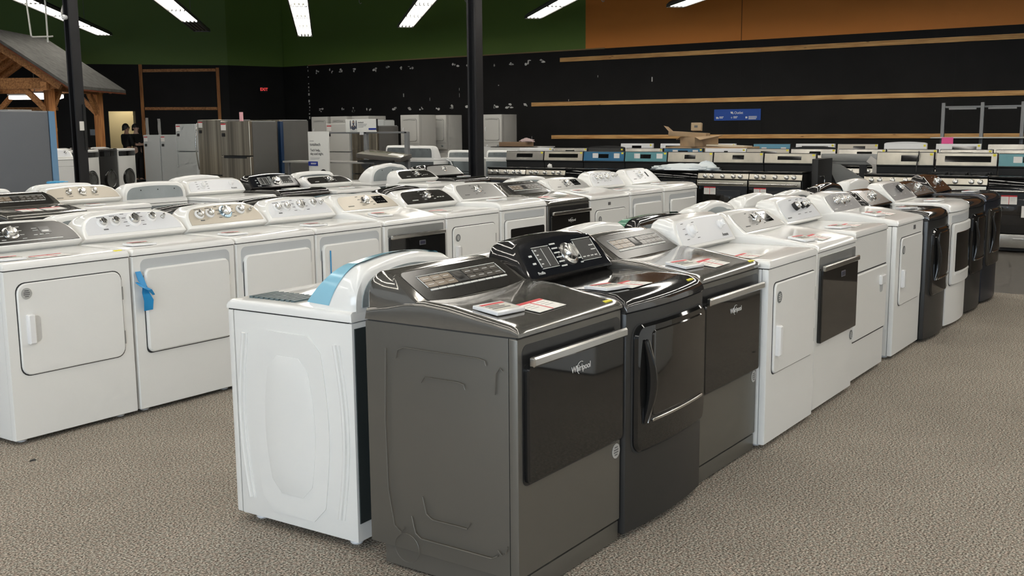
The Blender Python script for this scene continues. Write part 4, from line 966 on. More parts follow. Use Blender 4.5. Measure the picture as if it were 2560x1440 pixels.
ck.location = (S-.30, 11.55, 1.08); ck.rotation_euler = (.10, -.10, .35); tag(ck, 'glass cooktop unit lying tilted on the grey display stand', 'cooktop')
MB().box(S-.56, S-.10, 11.2, 11.9, 1.02, 1.05).obj('cooktop_support', BLACKM, st)
# tall sign
sg = empty('standing_sign', (12.66, 12.80, 0), -PI/2); tag(sg, 'tall white advertising panel with a smiling headset woman, beside the dark refrigerator', 'sign')
b = MB().box(-.235, .235, 0, .03, .30, 1.515, .002).obj('panel', SIGNW, sg)
MB().box(-.235, -.20, .03, .085, 0, .32).box(.20, .235, .03, .085, 0, .32).box(-.235, .235, .0, .03, .0, .31).obj('foot', SIGNW, sg)
text('lettering', 'totaltech', PRINTD, b, (-.19, -.002, 1.30), (PI/2, 0, 0), .068, 'LEFT', .0012)
text('lettering', 'Tech help,', PRINTD, b, (-.19, -.002, 1.205), (PI/2, 0, 0), .056, 'LEFT', .001)
text('lettering', 'day and night.', PRINTD, b, (-.19, -.002, 1.145), (PI/2, 0, 0), .056, 'LEFT', .001)
m = MB().box(-.19, -.10, -.003, .0, 1.352, 1.364)
for k, w in enumerate((.22, .20)): m.box(-.19, -.19+w, -.003, 0, 1.075-.018*k, 1.081-.018*k)
m.obj('small_print', mat('grey print', (.4, .4, .4), .6), b)
MB().box(-.24, -.02, -.005, 0, .945, 1.018).obj('blue_band', SIGNN, b)
MB().box(-.18, -.06, -.007, -.004, .972, .980).box(-.18, -.05, -.007, -.004, .986, .994).obj('band_print', PRINT, b)
# portrait (flat printed)
def flat(m, pts, y, th=.002):
    m.loft([[(x, y, z) for x, z in pts], [(x, y+th, z) for x, z in pts]])
def ell(cx, cz, rx, rz, n=24, a0=0, a1=2*PI): return [(cx+rx*math.cos(a0+(a1-a0)*k/n), cz+rz*math.sin(a0+(a1-a0)*k/n)) for k in range(n)]
pc = (.085, .665)
m = MB(); flat(m, ell(pc[0], pc[1]+.065, .115, .15), -.002); flat(m, ell(pc[0]+.075, pc[1]-.02, .045, .12), -.002); flat(m, ell(pc[0]-.085, pc[1]-.0, .032, .13), -.002); flat(m, ell(pc[0]+.02, pc[1]+.16, .075, .065), -.002); m.obj('portrait_hair', HAIR, b)
m = MB(); flat(m, ell(pc[0]+.012, pc[1]-.015, .080, .120), -.0045); flat(m, [(pc[0]-.03, pc[1]-.11), (pc[0]+.06, pc[1]-.11), (pc[0]+.07, pc[1]-.24), (pc[0]-.04, pc[1]-.24)], -.0040); m.obj('portrait_face', mat('printed skin', (.42, .27, .18), .6), b)
m = MB()
for sx in (-.028, .042): flat(m, ell(pc[0]+.005+sx, pc[1]+.012, .017, .008, 12), -.0068); flat(m, ell(pc[0]+.005+sx, pc[1]+.042, .024, .005, 12), -.0068)
flat(m, ell(pc[0]+.015, pc[1]-.033, .012, .006, 10), -.0068); m.obj('portrait_features', mat('printed dark brown', (.06, .035, .025), .6), b)
m = MB(); flat(m, ell(pc[0]+.014, pc[1]-.075, .034, .013, 16), -.0068); m.obj('portrait_mouth', mat('printed lips', (.36, .13, .11), .6), b)
m = MB(); flat(m, ell(pc[0]-.085, pc[1]-.0, .022, .04), -.005); m.obj('portrait_headset', mat('printed grey', (.2, .2, .2), .6), b)
m = MB(); flat(m, [(pc[0]-.14, .31), (pc[0]-.05, .44), (pc[0]+.07, .44), (pc[0]+.14, .31)], -.003); m.obj('portrait_jacket', mat('printed navy', (.02, .03, .08), .6), b)
# small sign on the rail
sg = empty('shelf_sign', (13.14, 12.27, 0), -PI/2); tag(sg, 'small white landscape sign with a seated woman, clipped on top of the display stand rail', 'sign')
b = MB().box(-.345, .345, 0, .012, 1.50, 1.715, .002).obj('panel', SIGNW, sg)
MB().box(-.04, .04, .012, .035, 1.455, 1.52).obj('clip', WPLASTIC, sg)
MB().box(.315, .36, .003, .03, 1.52, 1.715).obj('edge', BLACKM, b)
m = MB(); flat(m, ell(-.165, 1.655, .022, .045), -.002); flat(m, ell(-.165, 1.575, .055, .04), -.002); flat(m, [(-.25, 1.515), (-.25, 1.52), (-.08, 1.52), (-.08, 1.515)], -.002); flat(m, ell(-.235, 1.62, .012, .08), -.002); flat(m, ell(-.10, 1.62, .012, .08), -.002); m.obj('printed_figure', mat('printed slate', (.05, .06, .09), .6), b)
m = MB(); flat(m, ell(-.165, 1.668, .012, .018), -.0042); flat(m, ell(-.165, 1.60, .012, .012), -.0042); m.obj('printed_skin', mat('printed skin', (.4, .3, .2)), b)
text('lettering', 'totaltech', PRINTD, b, (-.06, -.002, 1.66), (PI/2, 0, 0), .036, 'LEFT', .0006)
m = MB()
for k, w in enumerate((.20, .18, .12)): m.box(-.06, -.06+w, -.003, 0, 1.625-.022*k, 1.635-.022*k)
m.obj('small_print', mat('grey print', (.4, .4, .4), .6), b)
MB().box(.18, .345, -.004, 0, 1.535, 1.565).obj('blue_band', SIGNN, b)

# ------------------------------------------------------------------ shelving rack at the right
rk = empty('shelving_rack'); tag(rk, 'empty grey steel shelving rack standing at the right end of the wall', 'shelving rack')
S = 20.6
ts = [4.70, 4.03, 3.36]
for t in ts: MB().box(S, S+.06, t-.03, t+.03, 0, 1.935, .004).obj('upright', RACK, rk)
for a, b_ in ((0, 1), (1, 2)):
    MB().box(S+.01, S+.05, ts[b_]+.03, ts[a]-.03, 1.84, 1.875, .003).obj('top_rail', RACK, rk)
    MB().box(S-.01, S+.03, ts[b_]+.10, ts[a]-.10, 1.81, 1.84, .003).obj('light_bar', mat('grey light bar', (.25, .25, .25), .4), rk)
MB().box(S-.35, S, ts[2]-.1, ts[0]+.12, 1.295, 1.315, .003).obj('shelf', RACKL, rk)
MB().box(S+.06, S+.12, ts[2], ts[0], 0, .06).obj('base_rail', RACK, rk)
o = MB().box(S-.356, S-.3515, 4.42, 4.62, 1.15, 1.312).obj('paper_sheet', PINK); MB().box(S-.359, S-.356, 4.49, 4.58, 1.175, 1.20).obj('printed_marks', mat('dark pink print', (.35, .02, .1), .6), o); tag(o, 'bright pink paper sheet hanging from the shelf of the rack', 'paper')

# ------------------------------------------------------------------ columns
def column(s, t, w, label):
    r = empty('steel_column', (s, t, 0)); tag(r, label, 'column')
    MB().box(-w/2, w/2, -w/2, -w*.3, 0, 6.3).box(-w/2, w/2, w*.3, w/2, 0, 6.3).box(-w*.10, w*.10, -w*.3, w*.3, 0, 6.3).obj('shaft', COLM, r)
    MB().box(-w*.8, w*.8, -w*.8, w*.8, 0, .02).obj('base_plate', COLM, r)
    return r
c1 = column(8.02, 12.42, .135, 'black steel column at the left with a small white tag, before the timber pavilion')
c1.location = (8.28, 12.82, 0)
MB().box(-.03, .03, -.082, -.066, 1.56, 1.68).obj('paper_label', PAPER, c1)
MB().lathe((-.07, -.0, 3.02), (-1, -.3, 0), [(0, .03), (.05, .035), (.07, .02)], 12).obj('detector', WPLASTIC, c1)
MB().box(.03, .07, -.08, -.066, 1.3, 1.9).obj('conduit', BLACKS, c1)
column(12.25, 9.19, .16, 'black steel column in the middle of the photo behind the washers')

# ------------------------------------------------------------------ setting
def struct(name, mb, m, parent=None):
    o = mb.obj(name, m, parent); o['kind'] = 'structure'; return o
struct('floor', MB().box(-14, 26, -14, 40, -.2, -.012), HARDF)
struct('floor_carpet', MB().box(-14, 10.42, -14, 40, -.012, 0.0), carpet_mat())
struct('ceiling', MB().box(-14, 26, -14, 40, 6.3, 6.5), CEILM)
zb = 3.58
SW = 24.3
struct('wall_right', MB().box(SW, SW+.2, -14, 26.0, 0, zb), BLKW)
struct('wall_right_green', MB().box(SW+.012, SW+.2, 14.59, 26.0, zb, 6.3), GRNW)
struct('wall_right_orange', MB().box(SW+.012, SW+.2, -14, 14.59, zb, 6.3), ORGW)
def wallseg(a, b, z0, z1, th=.2):
    a = Vector((*a, 0)); b = Vector((*b, 0)); d = (b-a).normalized(); n = Vector((-d.y, d.x, 0))
    if n.dot(-a) > 0: n = -n
    return MB().loft([[a+Vector((0, 0, z0)), b+Vector((0, 0, z0)), b+Vector((0, 0, z1)), a+Vector((0, 0, z1))], [p+n*th for p in (a+Vector((0, 0, z0)), b+Vector((0, 0, z0)), b+Vector((0, 0, z1)), a+Vector((0, 0, z1)))]])
P0, P1, P2 = (24.5, 26.0), (22.5, 26.6), (10.5, 36.05)
dirw = Vector((P2[0]-P1[0], P2[1]-P1[1], 0)).normalized(); nw = Vector((dirw.y, -dirw.x, 0)); nw = nw if nw.dot(Vector((-P1[0], -P1[1], 0))) > 0 else -nw
angw = math.atan2(dirw.y, dirw.x)
struct('wall_back', wallseg(P0, P1, 0, zb), BLKW); struct('wall_back_green', wallseg(P0, P1, zb, 6.3), GRNW)
D0, D1 = Vector((20.276, 28.352, 0)), Vector((19.658, 28.839, 0))
onw = lambda p: Vector((P1[0], P1[1], 0))+dirw*((Vector((p[0], p[1], 0))-Vector((P1[0], P1[1], 0))).dot(dirw))
d0, d1 = onw(D0), onw(D1)
w = wallseg(P1, d0[:2], 0, zb); 
for q in (wallseg(d0[:2], d1[:2], 2.165, zb), wallseg(d1[:2], P2, 0, zb)): w.add(q.v, q.f)
struct('wall_diagonal', w, BLKW); struct('wall_diagonal_green', wallseg(P1, P2, zb, 6.3), GRNW)
# room beyond the doorway
back_n = -nw
a, b = d0-dirw*.5+back_n*1.6, d1+dirw*1.4+back_n*1.6
struct('wall_beyond', wallseg(a[:2], b[:2], 0, 2.6, .1), CREAMW)
struct('ceiling_beyond', MB().loft([[(p.x, p.y, 2.6) for p in (d0+back_n*.2-dirw*.3, d0+back_n*1.7-dirw*.3, d1+back_n*1.7+dirw*1.5, d1+back_n*.2+dirw*1.5)], [(p.x, p.y, 2.65) for p in (d0+back_n*.2-dirw*.3, d0+back_n*1.7-dirw*.3, d1+back_n*1.7+dirw*1.5, d1+back_n*.2+dirw*1.5)]]), CREAMW)
struct('wall_beyond_side', wallseg((d0-dirw*.02+back_n*.2)[:2], (d0-dirw*.02+back_n*1.6)[:2], 0, 2.6, .1), CREAMW)
o = MB().box(-.03, .03, -.03, .03, 1.2, 2.05); 
# small black frame sign left of the door
pf = onw((19.3, 29.1))+nw*.02
o = MB().box(-.11, .11, 0, .015, 1.44, 1.62).obj('wall_panel', BLACKS); MB().box(-.12, -.105, -.004, .012, 1.43, 1.63).box(.105, .12, -.004, .012, 1.43, 1.63).box(-.12, .12, -.004, .012, 1.43, 1.445).obj('frame', mat('grey frame line', (.06, .06, .06), .5), o)
o.location = pf; o.rotation_euler = (0, 0, angw+PI); tag(o, 'small dark framed wall panel left of the doorway', 'wall panel')
# timber trims on the right wall
for z0, z1, t0, t1, n in [(3.285, 3.395, -6, 15.36, 1), (2.13, 2.235, -6, 16.29, 2), (1.25, 1.35, -6, 15.64, 3)]:
    struct('trim_%d' % n, MB().box(SW-.04, SW, t0, t1, z0, z1, .004), TIMBER)
struct('trim_4', MB().box(SW-.012, SW+.02, 14.0, 24.9, zb-.012, zb+.018), mat('dull wood edge', (.30, .20, .09), .7))
# seams and scrapes (paint torn off)
m = MB()
for t in (10.24, 14.59-4.9, 20.4, 5.35): m.box(SW-.002, SW+.001, t-.006, t+.006, 0, zb)
struct('wall_seams', m, mat('seam black', (.004, .004, .004), .8))
struct('orange_seam', MB().box(SW+.009, SW+.013, 10.23, 10.25, zb, 6.3), mat('orange seam', (.25, .08, .015), .8))
rn = random.Random(11); m = MB()
def scrape(t, z, big):
    for k in range(rn.randint(2, 4)):
        a = t+rn.uniform(-.09, .09); h = z+rn.uniform(-.05, .05); wd = rn.uniform(.02, .09); hh = rn.uniform(.012, .05)
        pts = [(a+wd*math.cos(q)*rn.uniform(.5, 1.1), h+hh*math.sin(q)*rn.uniform(.5, 1.1)) for q in [2*PI*i/7 for i in range(7)]]
        m.loft([[(SW-.003, x, z_) for x, z_ in pts], [(SW+.001, x, z_) for x, z_ in pts]])
t = 24.45
while t > 15.6:
    if rn.random() < .86: scrape(t, 3.37-(24.5-t)*.005, 1)
    t -= rn.uniform(.42, .60)
t = 24.4
while t > 16.4:
    if rn.random() < .86: scrape(t, 2.16, 1)
    t -= rn.uniform(.42, .60)
for k in range(16):
    z = 3.55-k*.105
    if rn.random() < .75: m.box(SW-.003, SW+.001, 24.88+rn.uniform(-.02, .02), 24.90+rn.uniform(0, .03), z-rn.uniform(.03, .09), z)
for t, z in [(18.8, 2.7), (18.8, 2.55), (17.4, 2.75), (20.9, 2.6), (14.2, 2.9), (12.6, 2.8), (15.1, 2.3), (16.9, 1.32), (16.3, 1.32), (17.9, 1.33), (19.9, 2.45)]:
    m.box(SW-.003, SW+.001, t, t+rn.uniform(.008, .03), z-rn.uniform(.02, .12), z)
struct('wall_scrapes', m, SCRAPE)
m = MB()
for u, z0, z1, wd in [(20.80, 1.35, 1.93, .08), (20.42, 1.0, 1.96, .10)]:
    c = onw((u, 29.0-(u-20)*.787))
    pts = [(wd*rn.uniform(.35, .6)*(1 if i < 6 else -1), z0+(z1-z0)*((i % 6)/5 if i < 6 else 1-(i-6)/5)) for i in range(12)]
    base = onw((20.81 if u > 20.7 else 20.53, 27.93 if u > 20.7 else 28.15))
    m.loft([[base+dirw*x+nw*.004+Vector((0, 0, z)) for x, z in pts], [base+dirw*x-nw*.001+Vector((0, 0, z)) for x, z in pts]])
struct('diagonal_wall_scrapes', m, SCRAPE)
# timber frame on the diagonal wall
def wb(a, b, w_, h): 
    return MB().beam(a, b, w_, h, up=nw)
pa = lambda s, t, z, o=.03: onw((s, t))+nw*o+Vector((0, 0, z))
struct('trim_5', wb(pa(20.45, 28.21, 0), pa(20.45, 28.21, 3.58), .10, .05), TIMBERZ)
struct('trim_6', wb(pa(22.25, 26.80, 0), pa(22.25, 26.80, 3.50), .10, .05), TIMBERZ)
struct('trim_7', wb(pa(20.50, 28.17, 3.39), pa(22.20, 26.84, 3.43), .09, .05), TIMBERX)
struct('trim_8', wb(pa(20.50, 28.17, 2.24), pa(22.20, 26.84, 2.24), .09, .05), TIMBERX)
struct('trim_9', wb(pa(17.0, 30.93, 2.24), pa(18.55, 29.70, 2.24), .10, .05), TIMBERX)
struct('trim_10', wb(pa(17.0, 30.93, 1.62), pa(18.5, 29.74, 1.62), .10, .05), TIMBERX)
# exit sign
ex = empty('exit_sign', (23.58, 26.20, 2.845), 0); dv = Vector((P1[0]-P0[0], P1[1]-P0[1], 0)).normalized(); ex.rotation_euler = (0, 0, math.atan2(-dv.y, -dv.x))
pl_ = MB().box(-.13, .13, -.02, .02, -.095, .095, .004).obj('panel', BLACKM, ex); text('lettering', 'EXIT', EXITR, pl_, (0, -.022, 0), (PI/2, 0, 0), .13, 'CENTER', .003)
tag(ex, 'small red EXIT sign on the dark back wall', 'sign')
# blue outlet sign on the right wall
bs = empty('wall_sign', (SW-.012, 10.29, 1.822), -PI/2); tag(bs, 'blue banner sign reading Outlet on the black wall', 'sign')
b = MB().box(-.60, .60, -.004, .010, -.135, .135).obj('panel', SIGNB, bs)
text('lettering', 'Outlet', mat('sign lettering white', (.8, .8, .8), .5), b, (-.075, -.006, .045), (PI/2, 0, 0), .085, 'LEFT', .0012)
m = MB(); flat(m, [(-.175, .075), (-.11, .075), (-.11, .05), (-.088, .03), (-.105, .012), (-.128, .028), (-.160, .028)], -.006); m.obj('emblem', mat('sign lettering white', (.8, .8, .8)), b)
m = MB(); flat(m, ell(-.108, .03, .006, .006, 10), -.0085); m.obj('emblem_hole', SIGNB, b)
m = MB()
for x0, n in ((-.46, 2), (-.095, 2), (.295, 3)):
    for k in range(n): m.box(x0, x0+(.11 if n == 2 else .21)-(.02 if k == n-1 else 0), -.0065, -.003, -.055-.028*k, -.038-.028*k)
m.obj('small_print', mat('sign lettering white', (.8, .8, .8)), b)
m = MB(); m.box(-.545, -.500, -.0065, -.003, -.085, -.045).box(-.50, -.478, -.0065, -.003, -.085, -.062); flat(m, ell(-.53, -.09, .010, .010, 10), -.0066); flat(m, ell(-.49, -.09, .010, .010, 10), -.0066); m.box(.215, .265, -.0065, -.003, -.09, -.045); m.box(-.145, -.135, -.0065, -.003, -.09, -.045, 0).box(-.165, -.115, -.0065, -.003, -.072, -.064); m.obj('icons', mat('sign lettering white', (.8, .8, .8)), b)

# ------------------------------------------------------------------ strip lights (run diagonally under the ceiling)
def light_row(c, s_end, label, unlit=0, z=4.2, start=-9):
    r = empty('strip_light', (0, 0, 0)); tag(r, label, 'ceiling light', 'diagonal rows of strip lights')
    k = math.sqrt(2); d = Vector((1, 1, 0))/k; n = Vector((1, -1, 0))/k
    end = Vector((s_end, s_end+c, z)); L = (s_end-start)*k; seg = 2.44; N = int(L/seg)
    prof = [(-.215, -.036), (-.205, .03), (-.12, .10), (.12, .10), (.205, .03), (.215, -.036), (.190, -.036), (.16, .018), (-.16, .018), (-.190, -.036)]
    a = end; b = end-d*seg*N
    hs = MB().loft([[p+n*x+Vector((0, 0, zz)) for x, zz in prof] for p in (a, b)])
    m = MB(); mo = MB(); sk = MB()
    MB().loft([[p+n*x+Vector((0, 0, zz)) for x, zz in ((-.215, -.042), (-.205, .03), (-.12, .10), (.12, .10), (.205, .03), (.215, -.042))] for p in (end, end+d*.02)]).obj('end_cap', HOUSE, r)
    for i in range(N):
        q0 = end-d*(seg*i+.10); q1 = end-d*(seg*(i+1)-.10); mm = mo if i < unlit else m
        
        for x in (-.135, -.045, .045, .135):
            if i < 3: MB().tube([q0+n*x+Vector((0, 0, -.012)), q1+n*x+Vector((0, 0, -.012))], .024, 8).obj('lamp_tube', TUBEOFF if i < unlit else TUBE, r)
            else: mm.tube([q0+n*x+Vector((0, 0, -.012)), q1+n*x+Vector((0, 0, -.012))], .024, 6)
        for q in (end-d*(seg*i+.05), end-d*(seg*(i+1)-.05)):
            for x in (-.135, -.045, .045, .135): hs.box(q.x+n.x*x-.02, q.x+n.x*x+.02, q.y+n.y*x-.02, q.y+n.y*x+.02, z-.03, z+.02)
    m.obj('lamp_tubes', TUBE, r); hs.obj('housing', HOUSE, r)
    hg = MB()
    for i in range(1, N, 2):
        q = end-d*seg*i; hg.tube([q+Vector((0, 0, .09)), q+Vector((0, 0, 2.1))], .006, 5)
    hg.obj('hanger', HOUSE, r); return r
light_row(.60, 21.6, 'row of white strip lights ending left of the middle column, over the refrigerators')
light_row(-3.1, 21.4, 'row of white strip lights ending just left of the middle black column top')
light_row(-7.2, 21.7, 'row of white strip lights ending near the green and orange paint border')
light_row(4.38, 18.8, 'row of strip lights with an unlit grey end section, over the wooden frame', unlit=1)
light_row(8.27, 17.83, 'row of strip lights behind the left column, above the pavilion roof')
light_row(-11.0, 21.7, 'row of strip lights whose tip shows at the top over the orange wall')
light_row(-14.9, 21.7, 'row of strip lights outside the right edge of the photo')
# hooks hanging from the ceiling
for i, (s, t, z0, lb) in enumerate([(20.0, 18.6, 4.66, 'thin wire hook hanging from the ceiling left of the middle lights'), (18.6, 14.2, 4.25, 'thin wire hook hanging from the ceiling right of the middle lights'), (19.3, 11.2, 4.10, 'thin wire hook hanging in front of the orange wall edge')]):
    m = MB().tube([(s, t, 6.3), (s, t, z0+.03), (s+.01, t-.02, z0), (s+.03, t-.05, z0+.02)], .009, 6); tag(m.obj('wire_hook', mat('dull wire', (.35, .35, .33), .4)), lb, 'hook', 'wire hooks')

# ------------------------------------------------------------------ timber pavilion
pv = empty('timber_pavilion'); tag(pv, 'timber-framed pavilion with grey shingle roof at the left, lights inside', 'pavilion')
EA, EB = Vector((13.671, 21.388, 2.5)), Vector((16.477, 23.371, 2.5))
Ev = EB-EA; En = Ev.normalized(); Pn = Vector((-En.y, En.x, 0))
RB = Vector((15.371, 24.936, 3.796)); RA = RB-Ev
OA, OB = EA+Pn*1.917*2, EB+Pn*1.917*2
up = Vector((0, 0, .07))
def roofside(a, b, c, d): return MB().loft([[a, b, c, d], [a+up, b+up, c+up, d+up]])
r1 = roofside(EA, EB, RB, RA); r2 = roofside(OB, OA, RA, RB); r1.add(r2.v, r2.f); r1.obj('roof_shingles', SHING, pv)
r1 = MB(); dn = Vector((0, 0, -.035))
for a, b, c, d in ((EA, EB, RB, RA), (OB, OA, RA, RB)):
    i1, i2, i3, i4 = a+En*.05*0, b, c, d; r1.loft([[p+dn for p in (i1, i2, i3, i4)], [p-Vector((0, 0, .004)) for p in (i1, i2, i3, i4)]])
r1.obj('roof_deck', CEDAR, pv)
m = MB()
for k in range(6):
    f = .06+k*.176; 
    for e, rg in ((EA, RA), (OA, RA)): m.beam(e.lerp(rg, .14)+Ev*f+Vector((0, 0, -.13)), rg+Ev*f+Vector((0, 0, -.13)), .13, .18)
m.obj('rafters', TIMBERX, pv)
m = MB()
for f in (.10, .92):
    l = EA.lerp(OA, .16)+Ev*f; r_ = EA.lerp(OA, .84)+Ev*f
    for q in (l, r_): MB().box(q.x-.085, q.x+.085, q.y-.085, q.y+.085, 0, 2.55, .008).obj('post', TIMBERZ, pv)
    zc_ = 2.62; a = EA.lerp(OA, .10)+Ev*f; b = EA.lerp(OA, .90)+Ev*f; a.z = b.z = zc_
    MB().beam(a, b, .16, .24).obj('tie_beam', TIMBERX, pv)
    for q, o_ in ((l, r_), (r_, l)):
        dq = (o_-q).normalized(); p = q.copy(); p.z = 1.95; p2 = q+dq*.55; p2.z = 2.52; MB().beam(p, p2, .10, .12).obj('brace', TIMBERX, pv)
        ev = En if f < .5 else -En; p2 = q+ev*.55; p2.z = 2.48; MB().beam(p, p2, .10, .12).obj('brace', TIMBERX, pv)
    kq = EA.lerp(OA, .5)+Ev*f; MB().box(kq.x-.07, kq.x+.07, kq.y-.07, kq.y+.07, 2.7, 3.6).obj('king_post', TIMBERZ, pv)
for e in (.16, .84):
    a = EA.lerp(OA, e)+Ev*.02; b = EA.lerp(OA, e)+Ev*.98; a.z = b.z = 2.55; MB().beam(a, b, .14, .18).obj('plate_beam', TIMBERX, pv)
# lights inside
for k, (f, e, lb) in enumerate([(.45, .30, 'white wrap light inside the pavilion nearest its right eave'), (.75, .5, 'white wrap light inside the pavilion, middle one'), (.25, .72, 'white wrap light inside the pavilion at the photo edge')]):
    q = EA.lerp(OA, e)+Ev*f; q.z = 2.36
    o = empty('wrap_light', q, math.atan2(Pn.y, Pn.x) if k else math.atan2(En.y, En.x)); tag(o, lb, 'ceiling light', 'wrap lights in the pavilion')
    MB().box(-.62, .62, -.13, .13, .07, .11, .01).obj('housing', WPLASTIC, o); MB().box(-.60, .60, -.12, .12, -.02, .075, .03).obj('diffuser', mat('lit diffuser', (1, 1, 1), .4, emit=(1, .96, .88), estr=7), o)
    MB().tube([(0, 0, .1), (0, 0, .9)], .008, 5).obj('hanger', HOUSE, o)
# pipe and bagged lamp above the pavilion
m = MB().tube([(11.37, 19, 6.3), (11.38, 19, 3.9), (11.42, 19, 3.34), (11.44, 19, 3.32), (11.80, 19, 3.35), (11.86, 19, 3.36)], .016, 8).tube([(11.77, 19, 6.3), (11.75, 19, 3.24)], .016, 8)
tag(m.obj('water_pipe', WHITEP), 'white bent pipe hanging from the ceiling above the pavilion roof', 'pipe')
m = MB().lathe((11.80, 18.4, 3.62), (0, 0, 1), [(0, .03), (.02, .08), (.08, .105), (.16, .10), (.24, .075), (.32, .05), (.34, .02)], 16); m.tube([(11.80, 18.4, 3.9), (11.80, 18.4, 6.3)], .008, 5)
tag(m.obj('bagged_lamp', mat('translucent bag', (.45, .45, .41), .5)), 'white bag-covered lamp hanging at the top left', 'lamp')

# ------------------------------------------------------------------ machines at the far left
def frontload(label, s, t, rz, body=WHITE, deck=WHITEG, zc=1.14):
    d = dict(name='washing_machine', cat='washing machine', label=label, group='front-load washers before the doorway', s=s, t=t, rz=rz, W=.69, D=.70, zc=zc, body=body, deck=deck, door='round', bulge=.05, deckz=FLATDECK(.70),
             console=dict(y0=.60, y1=.66, z0=zc+.03, z1=zc+.06, xa=.2, p=2, crown=0, panel=None, back=None))
    o = machine(d); return o
frontload('white front-load washer with black round door, nearest the doorway', 14.16, 20.2, .42)
frontload('dark front-load washer with black door in the middle of the front-load group', 13.5, 19.9, .42, CHAR, CHARD, 1.15)
frontload('white front-load washer with black door panel just right of the left column', 12.85, 19.6, .42)
frontload('white front-load washer partly hidden by the left column', 12.2, 19.3, .42)
d = dict(label='small white dryer with three dials between grey refrigerator and left column', group='dryers at the far left', s=11.45, t=18.3, rz=-.25, W=.66, zc=1.02, body=WHITE, door='square', doorbox=(-.26, .24, .30, .90, .06), deckz=FLATDECK(), console=C_KNOBS(LTPANEL, xs=(-.2, 0, .2), rs=(.03, .03, .02))|dict(z0=1.06, z1=1.2)); machine(d)

